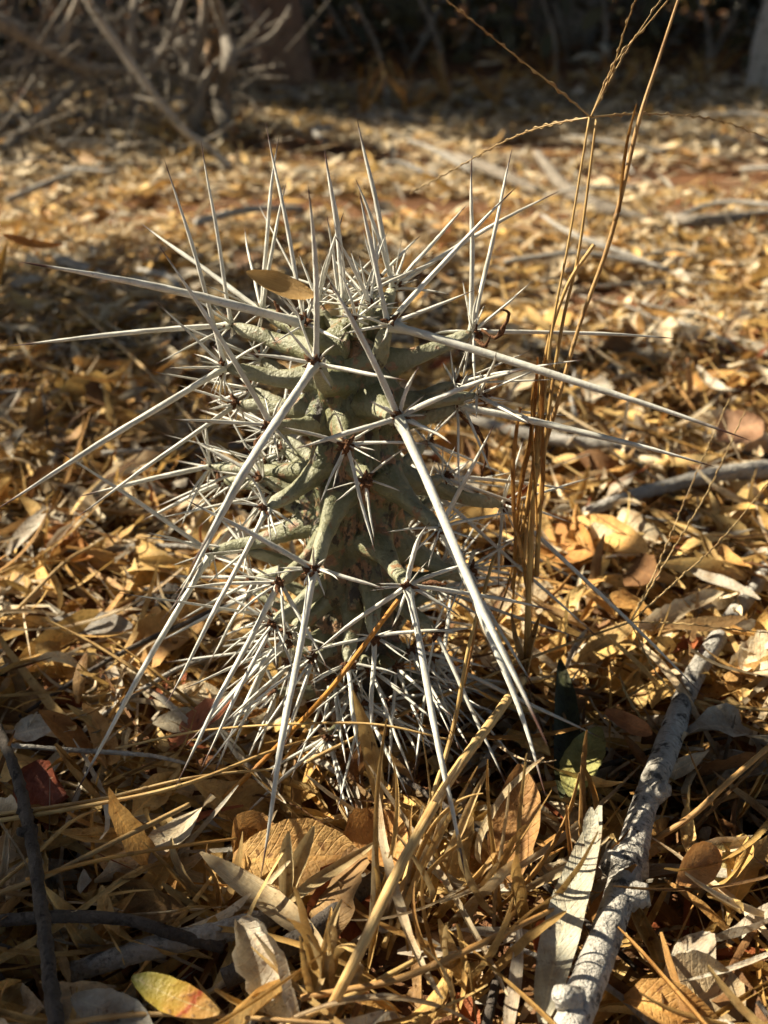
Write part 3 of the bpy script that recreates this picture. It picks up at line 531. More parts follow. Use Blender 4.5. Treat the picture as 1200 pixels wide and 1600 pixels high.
for i in range(90):
    y = random.uniform(-.22, .75); x = random.uniform(-1, 1)*(.18+.42*(y+.25)); a = random.uniform(0, 6.28); L = random.uniform(.03, .12); r = random.uniform(.0006, .0019)
    if not keep_clear(x, y, .06): continue
    z = float(gz(x, y)) + random.uniform(.014, .024); dv = np.array([math.cos(a), math.sin(a), random.gauss(0, .12)]); b = np.array([x, y, z])
    k_ = random.random(); mt, cn = (M_BARK_G, 'grey') if k_ < .6 else (M_BARK_D, 'dark')
    q = [b-dv*L/2, b+np.array([random.gauss(0, .004), random.gauss(0, .004), .002]), b+dv*L/2]
    tag(tube_obj('fallen_twig', q, [r, r, r*.7], mt, n=12, seg=7, rough=.08), ('thin %s twig lying ' % cn) + (where(x, y) if y < .42 else 'far behind the cactus'), 'twig', 'fallen %s twigs' % cn)

for i in range(30):
    y = random.uniform(.55, 2.1); x = random.uniform(-1, 1)*(.2+.42*(y+.25)); a = random.uniform(0, 3.1); L = random.uniform(.06, .18); rr = random.uniform(.0016, .0045)
    z = float(gz(x, y)) + random.uniform(.026, .045); dv = np.array([math.cos(a), math.sin(a), random.gauss(0, .1)]); b = np.array([x, y, z])
    q = [b-dv*L/2, b+np.array([random.gauss(0, .02), random.gauss(0, .02), .006]), b+dv*L/2]
    tag(tube_obj('fallen_twig', q, [rr, rr, rr*.7], M_BARK_G, n=12, seg=7, rough=.06), ('thick ' if rr > .003 else 'thin ') + ('long ' if L > .12 else 'short ') + 'grey twig lying ' + (('near the dead shrub' if x < 0 else 'near the woodland edge') if y > 1.4 else 'just behind the cactus' if y < .85 else 'in the shade of the leafy shrub' if x < -.1 else 'in the sunny middle of the clearing'), 'twig', 'grey twigs on the clearing')

# ------------------------------------------------------------ dry grass: stalks, sheaths, seed heads
STRAW, GOLD, BROWN = (.56, .39, .15), (.50, .27, .065), (.36, .19, .06)
def spike(parent, pts, r=.00022, n=40, name='spike', color=(.50, .36, .16), step=.0026):
    pts = np.asarray(pts, float); o0 = parent_world(parent); c = smooth_path(pts, 200); L = np.sum(np.linalg.norm(np.diff(c, axis=0), axis=1))
    parts = [tube(pts, [r*1.5, r, r*.6], n=30, seg=5)]; k = int(L/step)
    for i in range(2, k):
        t = i/k; j = min(198, int(t*199)); d = c[j+1]-c[j]; d /= np.linalg.norm(d)+1e-9; s = np.cross(d, (0.3, -1, .2)); s /= np.linalg.norm(s); s *= (-1)**i*random.uniform(.4, 1.3)
        if random.random() < .12: continue
        l = step*1.25*random.uniform(.7, 1.15); parts.append(tube([c[j], c[j]+d*l*.5+s*.0005, c[j]+d*l+s*.0003], [.0001, .00032*(1.1-.5*t), .00006], n=5, seg=4))
    V, Q, A = join(parts); return ob(name, mk(name, V-pts[0], Q, {'lp': A}), M_STRAW, parent, pts[0]-o0, color)
def stalk(label, pts, rad, color, cat='grass stalk', group=None, nodes=(), n=50):
    pts = np.asarray(pts, float); o = ob('grass_stalk', None, loc=pts[0]); tag(o, label, cat, group)
    V, Q, A = tube(pts, rad, n=n, seg=8, rough=.02); ob('culm', mk('culm', V-pts[0], Q, {'lp': A}), M_STRAW, o, color=color)
    c = smooth_path(pts, 200)
    for t in nodes:
        j = int(t*198); d = c[j+1]-c[j]; d /= np.linalg.norm(d); r = np.interp(t, np.linspace(0, 1, len(rad)), rad)
        V, Q, A = tube([c[j]-d*.0012, c[j], c[j]+d*.0012], [r*1.0, r*1.22, r*1.0], n=7, seg=8); ob('node', mk('node', V-c[j], Q, {'lp': A}), M_STRAW, o, c[j]-pts[0], color=tuple(.7*x for x in color))
    return o
def sheath(parent, p0, p1, w, color, curl=.1, roll=1.6, twist=.3, name='leaf_sheath', face=(-.3, -1, .2)):
    p0, p1 = np.asarray(p0), np.asarray(p1); L = np.linalg.norm(p1-p0); V, lp = leaves([L*1.01], [w], [.8], [curl], [roll], [twist], [.03], 20, 6, .40)
    x = (p1-p0)/L; f = np.array(face, float); f -= x*np.dot(f, x); f /= np.linalg.norm(f); V = V[0] @ np.stack([x, np.cross(f, x), f])
    return ob(name, scatter_mesh(name, V[None], lp, np.ones((1, 3)), 20, 6), M_STRIP, parent, (p0+p1)/2-parent_world(parent), color)
# the thick diagonal straw, and the stalks rising from its joint
s1 = stalk('thick tan straw rising diagonally from the torn husk to the joint', [G(505, 1600, .022), P(560, 1490, -15), P(630, 1345, -12.5), P(705, 1215, -9.5), P(770, 1125, -6), P(818, 1058, -1.2)], [.0016, .0016, .0016, .0016, .0016, .0019], (.60, .42, .18), nodes=(.72, .99))
sheath(s1, P(820, 1055, -1.2), P(848, 960, -1.4), .0055, (.50, .34, .15), .3, 1.8); sheath(s1, P(818, 1055, -1.2), P(803, 960, -1.2), .0045, (.56, .42, .22), -.3, 1.6)
s2 = stalk('tall straw culm topped by the spreading five fingered seed head', [P(822, 1050, -1.2), P(826, 930, -1), P(832, 800, -.5), P(843, 690, 0), P(862, 520, .5), P(890, 370, 1), P(921, 183, 1.5)], [.0013, .0011, .0010, .0007, .0005, .0004, .00036], (.54, .36, .12), nodes=(.02, .45))
q0 = P(923, 183, 1.5)
for pts in ([(860, 130, 1), (790, 75, 0), (735, 30, -1), (685, -10, -2)], [(950, 130, 2), (985, 70, 2.5), (1035, -5, 3)], [(955, 115, 1), (975, 50, 0), (1000, -20, -1)],
            [(985, 178, 2.5), (1060, 180, 4), (1130, 190, 5), (1215, 222, 6)], [(850, 197, 3), (780, 225, 5), (700, 270, 7), (640, 302, 8)], [(960, 100, 1.5), (1010, 40, 1.2), (1060, -20, 1)]):
    spike(s2, [q0] + [P(*p) for p in pts], r=.0002)
s3 = stalk('thin straw culm close beside the tall seed head culm', [P(838, 900, -.5), P(846, 760, 0), P(858, 640, .4), P(880, 500, .8), P(905, 390, 1.1), P(932, 186, 1.6)], [.001, .0009, .0007, .0006, .0005, .0004], (.50, .33, .11), nodes=(.5,))
s4 = stalk('tall brown culm leaving the picture above the clearing', [P(812, 900, .3), P(835, 760, .6), P(868, 640, .8), P(905, 510, 1), P(945, 400, 1.2), P(965, 330, 1.2), P(998, 190, 1.5), P(1030, 90, 1.8), P(1066, -20, 2)], [.0010, .0009, .0008, .0007, .0008, .0008, .0007, .0005, .0004], (.50, .32, .12), nodes=(.35, .62))
sheath(s4, P(968, 330, 1.2), P(997, 163, 1.3), .0022, (.52, .32, .11), .1, 1.5)
s5 = stalk('short broken gold culm leaning among the tall culms', [P(800, 920, .5), P(835, 720, .6), P(852, 560, .8), P(885, 450, .9), P(928, 382, 1)], [.0008, .0008, .0007, .0006, .0007], (.56, .36, .12))
for par, a, b, w, c in ((s4, (832, 560, -.2), (812, 800, -.4), .0045, BROWN), (s4, (862, 560, .2), (838, 790, -.2), .005, (.34, .19, .065)), (s2, (845, 600, -.4), (828, 850, -.8), .0045, (.48, .30, .10)), (s5, (820, 640, 0), (800, 870, 0), .0042, (.40, .23, .08)),
                        (s3, (850, 660, 0), (822, 930, -.6), .004, BROWN), (s5, (835, 700, .6), (790, 960, .2), .004, (.44, .27, .09)), (s2, (800, 830, -.4), (840, 1010, -.9), .0048, (.50, .33, .13)), (s4, (820, 780, .8), (760, 1000, .4), .004, (.42, .27, .10))):
    sheath(par, P(*a), P(*b), w*.55, tuple(1.5*q for q in c), random.uniform(-.2, .2), random.uniform(1, 1.9), random.uniform(-1, 1))
s6 = stalk('slender straw holding a second seed head over the dark hollow', [G(480, 1190, .03), P(640, 1110, -3.5), P(720, 1075, -2.6), P(850, 1020, -1.2), P(985, 972, 0)], [.0007, .0007, .0006, .0005, .0004], (.50, .34, .13))
q1 = P(985, 972, 0)
for pts in ([(1030, 880, 1.5), (1075, 770, 3), (1140, 622, 5)], [(1045, 870, 1), (1110, 760, 2), (1165, 640, 3)], [(1060, 905, .5), (1130, 840, 1), (1215, 735, 2)], [(1060, 974, -1), (1130, 982, -2), (1210, 990, -3)], [(1025, 1050, -.6), (1075, 1110, -1.2), (1092, 1170, -1.5), (1072, 1255, -1.8)]):
    spike(s6, [q1] + [P(*p) for p in pts], r=.0002)
STR = [('orange straw slanting up to a cut end before the cactus foot', [G(350, 1248, .018), G(420, 1180, .03), P(505, 1090, -6.4), P(560, 1020, -6.2), P(622, 938, -6)], [.0014, .0013, .0012, .0011, .0011], (.55, .26, .04)),
       ('long straw crossing under the slanting spines towards the dark twig', [G(-20, 1285, .03), G(120, 1262, .034), G(280, 1228, .036), G(420, 1175, .034), G(500, 1150, .03)], [.0011, .0010, .0009, .0007, .0006], STRAW),
       ('second long straw lying close along the first', [G(-20, 1275, .028), G(150, 1250, .033), G(300, 1215, .035), G(440, 1200, .03)], [.0010, .0009, .0007, .0005], (.58, .42, .18)),
       ('rough brown straw ending in a dark bud near the veined leaf', [G(-15, 1400, .03), G(80, 1365, .032), G(180, 1315, .033), G(296, 1257, .032)], [.0011, .0012, .0011, .0012], (.40, .27, .11)),
       ('gold straw running from the dark twig to the veined leaf', [G(40, 1375, .032), G(150, 1345, .033), G(260, 1325, .034), G(370, 1310, .03)], [.0009, .0009, .0008, .0006], GOLD),
       ('curved straw rising out of the shadow by the dark stick', [G(-10, 1390, .026), G(60, 1330, .03), G(110, 1285, .032), G(150, 1265, .032)], [.0009, .0010, .0009, .0006], STRAW),
       ('tan straw slanting across the dark hollow behind the white stick', [G(1010, 1320, .022), G(1080, 1275, .034), G(1140, 1220, .042), G(1215, 1155, .05)], [.0014, .0014, .0013, .0012], (.46, .28, .10)),
       ('brown straw bowed low across the torn husk', [G(470, 1560, .03), G(620, 1530, .032), G(740, 1480, .036), G(870, 1418, .03)], [.0013, .0014, .0013, .0010], (.42, .24, .08)),
       ('straw lying low below the yellow leaf', [G(80, 1602, .03), G(220, 1585, .03), G(380, 1590, .03), G(520, 1600, .03)], [.0010, .0010, .0009, .0008], (.46, .30, .12)),
       ('thick straw slanting down below the torn husk', [G(410, 1640, .024), G(470, 1592, .027), G(540, 1560, .03), G(650, 1500, .03)], [.0016, .0015, .0014, .001], STRAW),
       ('straw leaning beside the thick diagonal straw', [G(600, 1480, .014), P(650, 1320, -9), P(705, 1150, -6.5), P(735, 1000, -5), P(772, 870, -3)], [.0013, .0012, .0011, .0009, .0008], (.54, .38, .14)),
       ('gold straw standing close behind the leaning straw', [G(640, 1380, .014), P(690, 1200, -5), P(722, 1080, -4), P(748, 960, -3), P(768, 880, -2)], [.0011, .0010, .0009, .0008, .0007], GOLD),
       ('fine straw lying across the foot of the cactus', [G(180, 1170, .03), P(330, 1140, -5), P(560, 1130, -6.4), P(700, 1155, -7)], [.0006, .0006, .0006, .0005], STRAW),
       ('fine straw drawn past the brown woody fruit', [G(20, 960, .024), G(100, 880, .03), G(150, 850, .03)], [.0012, .0012, .001], (.46, .32, .14)),
       ('long tan straw in the shade below the longest sideways spine', [G(120, 480, .03), G(230, 580, .034), G(330, 690, .034), G(380, 730, .03)], [.0018, .0018, .0018, .0016], (.38, .26, .11)),
       ('short straw lit on the ground behind the white stick', [G(1100, 1092, .03), G(1160, 1105, .03), G(1220, 1112, .03)], [.001, .001, .001], STRAW)]
for lab, pts, rad, c in STR: stalk(lab, pts, [.72*q for q in rad], c, 'straw', None, nodes=(.5,))
# torn husk at the foot of the thick straw, built as one tuft of blades
def tuft(label, base, n, hgt, spread, colors, w=(.003, .006), lean=(0, 0)):
    o = ob('grass_tuft', None, loc=base); tag(o, label, 'grass tuft')
    for i in range(n):
        a = random.uniform(0, 6.28); hh = hgt*random.uniform(.5, 1.1); s = spread*random.uniform(.3, 1.1)
        b = np.array(base) + np.array([random.gauss(0, .004), random.gauss(0, .004), 0])
        sheath(o, b, b + np.array([math.cos(a)*s + lean[0]*hh, math.sin(a)*s*.7 + lean[1]*hh, hh]), random.uniform(*w)*random.choice((.45, .6, .9)), np.array(random.choice(colors))*random.uniform(.85, 1.2), random.gauss(0, 1.1), random.uniform(.2, 1.2), random.uniform(-1.5, 1.5), 'blade', (random.uniform(-1, 1), -1, .3))
CS = [(.60, .43, .18), (.64, .50, .26), (.56, .38, .14), (.68, .57, .36), (.52, .33, .12)]
tuft('torn pale husk with ragged blades at the foot of the thick straw', G(515, 1580, .012), 13, .04, .018, CS, (.003, .007), (.02, .05))
tuft('tuft of golden dry blades between the thick straw and the brown leaf', G(690, 1440, .008), 12, .06, .03, CS, (.0025, .005), (0, .1))
tuft('dry grass tuft at the bend beside the grey green leaf', G(720, 1560, .008), 10, .042, .03, CS, (.002, .005), (.1, .1))
tuft('loose tuft of curled blades in front of the tall brown leaf', G(770, 1460, .008), 9, .055, .03, CS, (.0025, .005), (.25, .1))
tuft('dry tuft growing against the white barked stick', G(905, 1400, .01), 7, .045, .02, [BROWN, (.46, .27, .09), GOLD, (.42, .26, .1)], (.002, .004), (-.05, .1))
tuft('small tuft of pale curls beside the pale strip leaf', G(340, 1430, .008), 14, .022, .03, CS, (.002, .0045))
tuft('leaning sheaf of pale straw blades along the thick straw', G(600, 1470, .008), 11, .065, .02, CS, (.002, .0045), (.25, .25))
tuft('ragged tuft of blades under the veined leaf', G(600, 1330, .008), 7, .03, .03, CS, (.002, .0045))
for i, (px, py) in enumerate([(700, 158), (852, 150), (775, 165), (640, 175), (1000, 140), (960, 150), (565, 180), (1100, 140)]):
    b = G(px, py, 0); tuft(['dry grass tuft beside the leaning grey sapling', 'dry golden tuft at the far edge behind the seed head', 'sparse tuft in front of the dark hollow', 'tuft beside the bent tan sapling', 'sparse tuft near the straight grey sapling', 'low tuft at the lit rim of the clearing', 'broken tuft beside the reddish trunk', 'low tuft near the slim pale tree'][i], b, 9, .10, .07, [GOLD, STRAW, BROWN], (.005, .009))

# ------------------------------------------------------------ the cactus
AX = -.0105; BASE = np.array([AX, 0, 0]); cactus = ob('cactus', None, loc=BASE)
tag(cactus, 'grey green cactus with long white dark tipped spines growing from the leaf litter', 'cactus')
# (areole pixel x, y, depth cm), (root pixel x, y, depth cm), [(tip px, py, depth, radius mm), ...], random small spines
T = [
 ((354, 574, .4), (500, 592, 0), [(-4, 797, -6, 1.7), (260, 250, 1.5, 1.15), (268, 575, -.5, .7), (248, 473, 1, .8), (416, 535, -1, .9), (322, 578, -1.5, .5)], 3),
 ((364, 508, 2.6), (500, 545, 1), [(317, 222, 4, 1.15), (18, 542, 1.5, 1.5), (248, 568, 1, .6), (300, 462, 3, .7)], 3),
 ((412, 487, 3.0), (500, 520, 1), [(438, 212, 5, 1.2), (449, 288, 4, 1.1), (398, 470, 2.5, .5), (384, 356, 6, .9), (222, 350, 6.5, 1.5), (322, 446, 2, .6)], 3),
 ((479, 508, -.6), (515, 540, -.3), [(38, 412, -2.5, 2.2), (537, 535, -2, 1.0), (440, 465, -1, .8), (418, 195, 2, 1.2), (500, 455, -.5, .8)], 2),
 ((494, 569, -3.2), (520, 605, -1.2), [(482, 292, -3.2, 1.35), (296, 892, -11, 1.9), (632, 595, -4.6, 1.1), (392, 554, -3.2, 1.0), (446, 512, -3.6, .8), (523, 541, -3.6, .6)], 1),
 ((606, 510, -1.0), (580, 575, -.8), [(561, 302, -.5, 1.3), (1168, 690, -5, 2.1), (736, 458, -1, 1.05), (538, 523, -1.5, .9), (805, 296, 2, 1.4)], 2),
 ((622, 652, -4.4), (590, 632, -1.4), [(508, 430, -4.6, 1.5), (851, 1160, -13, 2.2), (818, 577, -5, 1.35), (462, 700, -5.8, 1.3), (653, 576, -4.6, 1.0), (702, 692, -5.6, 1.0), (577, 627, -5, .7)], 1),
 ((427, 664, -1.8), (505, 655, -.6), [(252, 385, -2, 1.35), (272, 950, -8, 1.35), (272, 655, -3, 1.0), (318, 660, -2.6, .7), (443, 622, -2, .8), (437, 718, -3, .6), (375, 693, -2.5, .5)], 2),
 ((374, 630, 1.0), (495, 635, .2), [(125, 806, -2, 1.25), (278, 601, 1, .8), (328, 640, .5, .6), (326, 660, 0, .6), (352, 590, 1.4, .7)], 3),
 ((614, 452, 3.0), (580, 520, 1.2), [(558, 190, 5, 1.5), (555, 283, 3, 1.2), (872, 301, 4, 1.35), (728, 323, 6, 1.15), (700, 462, 2.6, .8), (636, 388, 4, .8)], 3),
 ((736, 520, .8), (595, 570, .4), [(735, 246, 2, 1.35), (798, 234, 3, 1.25), (1054, 530, 2, 1.2), (721, 440, 1.5, .8), (745, 460, .6, .8), (828, 442, 1.5, .9), (808, 460, .5, .7), (738, 602, -.5, .8), (718, 620, 1, .7), (672, 524, 1, .9)], 2),
 ((712, 636, -.4), (610, 655, 0), [(1112, 730, -3, 1.9), (714, 776, -2, .7), (706, 590, 0, .6), (738, 624, -2.4, 1.0), (800, 628, 1, .6), (885, 650, 2, .9), (772, 575, 1, .7)], 2),
 ((686, 822, -2.6), (612, 752, -1.2), [(769, 664, -3, 1.2), (850, 1238, -9, 1.9), (800, 800, -2, .9), (742, 842, -3.5, .7), (600, 830, -3.6, .7), (718, 805, -3.4, .6)], 2),
 ((783, 788, 1.2), (625, 740, .4), [(816, 688, 2, .8), (800, 734, 1, .8), (776, 915, 0, 1.0), (1100, 1090, -2, 1.3), (806, 795, .5, .7), (925, 745, 4, .8)], 2),
 ((541, 693, -3.4), (538, 662, -1.5), [(584, 858, -5.4, 1.0), (672, 694, -4, .9), (443, 667, -4.2, 1.0), (500, 784, -5, .7), (521, 640, -3.8, .6)], 1),
 ((570, 748, -3.0), (566, 728, -1.4), [(584, 842, -4.2, .7), (626, 768, -3.4, .6)], 2),
 ((420, 792, -2.6), (512, 722, -1), [(262, 1098, -6.4, 1.3), (362, 786, -3, .7), (425, 836, -3.4, .6), (462, 820, -3, .8), (394, 742, -2.2, .8)], 2),
 ((331, 728, 2.0), (490, 735, .6), [(126, 776, .5, 1.5), (325, 650, 2.5, .8), (296, 778, 1, .8), (284, 826, .5, .7)], 2),
 ((352, 752, 2.6), (495, 745, .8), [(228, 812, 1.5, 1.3), (330, 690, 3, .6)], 2),
 ((491, 886, -5.0), (522, 775, -1.5), [(407, 1368, -11.5, 1.75), (296, 781, -5, 1.4), (600, 918, -5.6, 1.1), (476, 912, -5.4, .6), (507, 928, -5.6, .6), (440, 885, -5.2, .7)], 1),
 ((438, 908, -3.4), (508, 838, -1), [(276, 1226, -8, 1.45), (278, 918, -4, 1.0), (444, 1014, -5, .8), (512, 1042, -5.4, 1.0), (370, 960, -4.4, .8), (437, 880, -3.6, .5)], 2),
 ((636, 914, -4.8), (594, 850, -1.5), [(725, 1368, -12, 1.75), (488, 1020, -6, 1.2), (669, 818, -4.4, 1.3), (742, 878, -4.6, 1.1), (862, 953, -4, 1.2), (716, 962, -5.4, .9), (612, 978, -5.6, .8), (590, 911, -5.2, .6)], 1),
 ((585, 992, -3.4), (578, 905, -1.3), [(580, 1168, -6.5, 1.3), (480, 1016, -4, .9), (722, 986, -3.8, 1.0), (570, 1016, -4, .6), (636, 1020, -4, .6)], 1),
 ((543, 1034, -3.6), (552, 935, -1.3), [(562, 1190, -7, 1.25), (488, 1066, -4, .8), (622, 1052, -4, .8), (536, 1066, -4, .5)], 1),
 ((332, 862, 0), (500, 810, 0), [(115, 1248, -7, 1.65), (90, 700, 0, 1.3), (230, 832, -1, .9), (278, 925, -1.6, .7), (395, 888, -.6, .8)], 3),
 ((429, 972, -3.0), (520, 890, -1), [(318, 1195, -7, 1.2), (370, 1045, -5, .8), (352, 925, -2.4, .9), (462, 1060, -4.4, .7)], 3),
 ((455, 985, -2.6), (530, 915, -1), [(295, 1160, -6, 1.1), (352, 1000, -3.6, .8), (520, 1010, -3.6, .7)], 2),
 ((400, 905, .5), (510, 860, .2), [(330, 1032, -2.4, 1.0), (280, 970, -1, .9), (350, 880, .5, .7)], 3),
 ((678, 985, -2.6), (605, 920, -1), [(790, 1230, -6.5, 1.2), (735, 980, -3, .8), (660, 1080, -4, .7), (700, 930, -2.4, .7)], 2),
 ((730, 905, 0), (625, 850, 0), [(832, 1075, -3, 1.1), (800, 905, .5, .8), (735, 950, -.6, .6), (775, 860, .6, .7)], 3),
 ((690, 880, 1.2), (620, 830, .5), [(860, 905, 2, 1.0), (720, 830, 2, .7)], 3),
 # the young crown
 ((540, 476, .4), (545, 512, .2), [(508, 238, 1, 1.6), (530, 385, 0, .8), (600, 460, -.4, .6)], 2),
 ((498, 474, 1.0), (530, 512, .4), [(538, 337, 1, 1.1), (470, 400, 1.6, .7), (516, 395, .6, .7)], 2),
 ((530, 462, 1.8), (545, 505, .6), [(512, 340, 2, .9), (440, 430, 3, .9), (585, 405, 3, .8), (655, 425, 3, .9)], 2),
 ((577, 480, -.4), (560, 515, -.2), [(522, 372, -1, 1.1), (592, 378, .4, .9), (560, 402, -.4, .6)], 2),
 ((570, 462, 1.6), (560, 505, .6), [(604, 366, 2, .8), (548, 395, 2, .7), (690, 408, 3, .9), (520, 405, 3, .7)], 2),
 ((556, 500, -.8), (556, 525, -.4), [(532, 432, -1, .8), (606, 463, -1, .7), (524, 496, -1.6, .5)], 2),
 ((590, 440, 2.6), (570, 510, 1), [(655, 372, 4, .9), (580, 345, 3, .9)], 2),
]
# lower ring of old tubercles, close to the ground and behind
for i in range(26):
    a = i*2.39996; t = (i+.5)/26; z = .028 + .105*t; rr = .034 - .004*random.random(); 
    if z > .07 and math.sin(a) < .1: continue
    c = np.array([AX + math.cos(a)*rr, math.sin(a)*rr, z]); r0 = np.array([AX + math.cos(a)*.012, math.sin(a)*.012, z-.004])
    sp = []
    for k_ in range(4):
        b = a + random.gauss(0, .55); L = random.uniform(.025, .055)*(1 if k_ else 1.25); d = np.array([math.cos(b), math.sin(b), random.gauss(-.35, .3)]); e_ = c + d*L
        e_[2] = max(e_[2], .012); sp.append((e_, random.uniform(.6, 1.1)))
    T.append((c, r0, sp, 5))
for i in range(12):
    a = -2.75 + 2.5*(i+.5)/12 + random.gauss(0, .1); z = random.uniform(.022, .062); rr = random.uniform(.026, .034); sp = []
    c = np.array([AX + math.cos(a)*rr, math.sin(a)*rr, z]); r0 = np.array([AX + math.cos(a)*.012, math.sin(a)*.012, z-.004])
    for k_ in range(5):
        b = a + random.gauss(0, .6); L = random.uniform(.018, .042)*(1 if k_ else 1.3); e_ = c + np.array([math.cos(b), math.sin(b), random.gauss(-.45, .35)])*L; e_[2] = max(e_[2], .014); sp.append((e_, random.uniform(.5, .95)))
    T.append((c, r0, sp, 4))
# side and back tubercles hidden behind the spines
for i in range(22):
    a = random.choice([random.uniform(2.5, 3.6), random.uniform(-.5, .7), random.uniform(.6, 2.6)]); z = random.uniform(.05, .155); rr = random.uniform(.034, .046)
    c = np.array([AX + math.cos(a)*rr, math.sin(a)*rr, z]); r0 = np.array([AX + math.cos(a)*.012, math.sin(a)*.012, z-.006]); sp = []
    for k_ in range(4):
        b = a + random.gauss(0, .7); L = random.uniform(.018, .045)*(1 if k_ else 1.5); d = np.array([math.cos(b), math.sin(b), random.gauss(.05, .5)]); sp.append((c + d*L, random.uniform(.45, .85)))
    T.append((c, r0, sp, 4))
def wp(q): return np.asarray(q, float) if isinstance(q, np.ndarray) else P(*q)

# stem: lumpy column swelling where each tubercle leaves it
roots = np.array([wp(t[1]) for t in T]); ZT = .172; nz, ns = 120, 96
zz = np.linspace(-.01, ZT, nz); th = np.linspace(0, 2*math.pi, ns, endpoint=False)
r0 = np.interp(zz, [-.01, .02, .06, .12, .155, .166, ZT], [.0135, .0145, .0150, .0150, .0125, .008, .0004])
R = np.repeat(r0[:, None], ns, 1); ra = np.arctan2(roots[:, 1], roots[:, 0]-AX)
TZ, TT = np.meshgrid(zz, th, indexing='ij'); bumpm = np.zeros_like(R)
for a, rt in zip(ra, roots):
    da = (TT-a+math.pi) % (2*math.pi) - math.pi; bumpm = np.maximum(bumpm, np.exp(-(da/.36)**2 - ((TZ-rt[2])/.0085)**2))
R = R + .0058*bumpm*np.clip((ZT-TZ)/.02, 0, 1) - .0022*np.cos(7*TT + 40*TZ)**8*np.clip((ZT-TZ)/.03, 0, 1) + .0005*rng.normal(size=R.shape)*np.clip((ZT-TZ)/.05, 0, 1)
V = np.stack([R*np.cos(TT), R*np.sin(TT), TZ], -1); lp = np.zeros(V.shape); lp[..., 1] = (TZ+.01)/ZT; lp[..., 2] = TZ
ob('stem', mk('stem', V, quads(nz, ns, True), {'lp': lp.reshape(-1, 3)}), M_STEM, cactus)

# spine meshes: unit length along z, unit radius, a few variants shared by all
def spine_mesh(i):
    n, s = 22, 8; t = np.linspace(0, 1, n); r = np.where(t < .05, 1.7-14*t, 1.0 - .28*t); r = r*np.clip((1-t)/.42, 0, 1)**.62; r[-1] = .02
    bx, by = rng.normal(0, .65, 2); V = np.zeros((n, s, 3)); a = np.linspace(0, 2*math.pi, s, endpoint=False)
    V[..., 0] = (r*(1+.05*rng.normal(size=n)))[:, None]*np.cos(a); V[..., 1] = (r*(1+.05*rng.normal(size=n)))[:, None]*np.sin(a); V[..., 2] = t[:, None]
    V[..., 0] += (bx*4*t*(1-t) + .25*np.sin(9*t+bx))[:, None]; V[..., 1] += (by*4*t*(1-t))[:, None]
    lp = np.zeros((n, s, 3)); lp[..., 1] = t[:, None]; lp[..., 0] = np.abs(a/math.pi-1)
    return V, lp, (bx, by), n, s
SV = [spine_mesh(i) for i in range(8)]; SQ = quads(22, 8, True)
SM = []
for V, lp, b, n, s in SV:
    m = mk('spine', V, SQ, {'lp': lp.reshape(-1, 3)}); m.materials.append(M_SPINE); SM.append(m)
def spine_rot(d): return Vector(d).to_track_quat('Z', 'Y')
small = []; count = 0
def areole_mesh():
    parts = []
    for i in range(16):
        d = rng.normal(size=3); d[2] = abs(d[2])*.5; d /= np.linalg.norm(d); l = rng.uniform(.0012, .0030)
        parts.append(tube([np.zeros(3), d*l*.6, d*l+rng.normal(size=3)*.0004], [.0008, .0006, .0001], n=5, seg=5, rough=.2))
    V, Q, A = join(parts); m = mk('areole', V, Q, {'lp': A}); m.materials.append(M_WOOL); return m
AM = [areole_mesh() for i in range(5)]
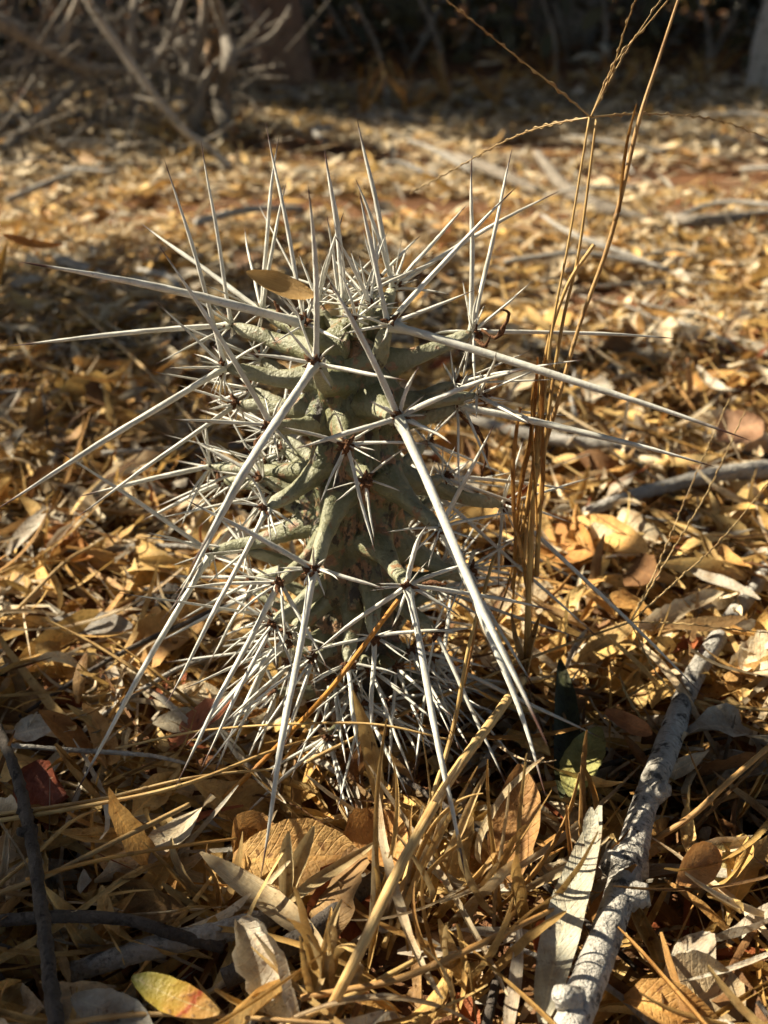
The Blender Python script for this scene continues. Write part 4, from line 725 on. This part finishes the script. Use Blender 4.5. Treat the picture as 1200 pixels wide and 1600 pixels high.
for ti, (aq, rq, sp, nsm) in enumerate(T):
    A, Rt = wp(aq), wp(rq); out = A-Rt; L = np.linalg.norm(out); out /= L
    crown = 31 <= ti <= 37; k_ = .55 if crown else (.85 if ti > 37 else 1)
    hor = np.array([Rt[0]-AX, Rt[1], 0.]); hor /= np.linalg.norm(hor)+1e-9
    root_in = Rt - hor*.004; mid1 = Rt + out*L*.35 + np.array([0, 0, -.0016]); mid2 = Rt + out*L*.75 + np.array([0, 0, -.001])
    V, Q, la = tube([root_in, mid1, mid2, A], [.0082*k_, .0056*k_, .0039*k_, .0031*k_, .0027*k_, .0026*k_, .0025*k_, .0021*k_, .0010*k_], n=26, seg=16, rough=.03, ang=.11)
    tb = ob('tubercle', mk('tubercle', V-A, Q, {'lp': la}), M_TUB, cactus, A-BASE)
    ar = ob('areole', AM[ti % 5], None, tb, out*.0015); ar.rotation_euler = spine_rot(out + np.array([0, -.3, 0])).to_euler(); sc = 1.2*k_ + .2; ar.scale = (sc, sc, sc)
    def put(tip, r, pr=True):
        d = tip-A; l = np.linalg.norm(d); o = ob('spine', random.choice(SM), None, tb, out*.0006 + d/l*.0008)
        o.rotation_euler = spine_rot(d).to_euler(); o.scale = (r, r, l); return l
    for si, q in enumerate(sp):
        if isinstance(q[0], np.ndarray): tip, r = q[0], q[1]*.0009
        else: tip, r = P(q[0], q[1], q[2]), q[3]*.00070
        if ti > 37 and si > 0: small.append((A, tip, r*.8)); continue
        put(tip, r); count += 1
    for i in range(nsm+4):
        d = rng.normal(size=3); d -= out*np.dot(d, out)*.6; d /= np.linalg.norm(d); d = d + out*.35; l = random.uniform(.006, .018)
        if count < 275: put(A + d*l, random.uniform(.00026, .00048)); count += 1
        else: small.append((A, A+d*l, random.uniform(.00026, .00048)))
parts = []
for A, tip, r in small: parts.append(tube([A, (A+tip)/2, tip], [r*1.2, r, r*.9, r*.7, r*.03], n=9, seg=6))
if parts:
    V, Q, la = join(parts); tag(ob('small_spines', mk('small_spines', V-BASE, Q, {'lp': la}), M_SPINE, cactus), 'thicket of short pale spines round the foot of the stem', kind='stuff')
# withered curls of old leaves hanging on the areoles
for pts in ([(752, 515, 0), (775, 528, -.4), (790, 505, -.8), (795, 488, -1), (782, 484, -1.2)], [(425, 668, -2.2), (402, 690, -2.6), (398, 712, -3), (382, 700, -3.2)], [(742, 530, 0), (758, 540, -.4), (766, 525, -.6)], [(720, 650, -.4), (745, 672, 0), (760, 705, .4), (752, 745, .6)], [(428, 470, -.2), (440, 492, -.3), (455, 512, -.4)], [(660, 912, -5), (680, 910, -5.2), (697, 914, -5.4)]):
    q = [P(*p) for p in pts]; tube_obj('withered_leaf', q, [.0004, .0009, .0006, .0003], M_WOOL, cactus, n=18, seg=6, rough=.25)
print('spines', count, 'small', len(small), 'objects', len(bpy.data.objects))
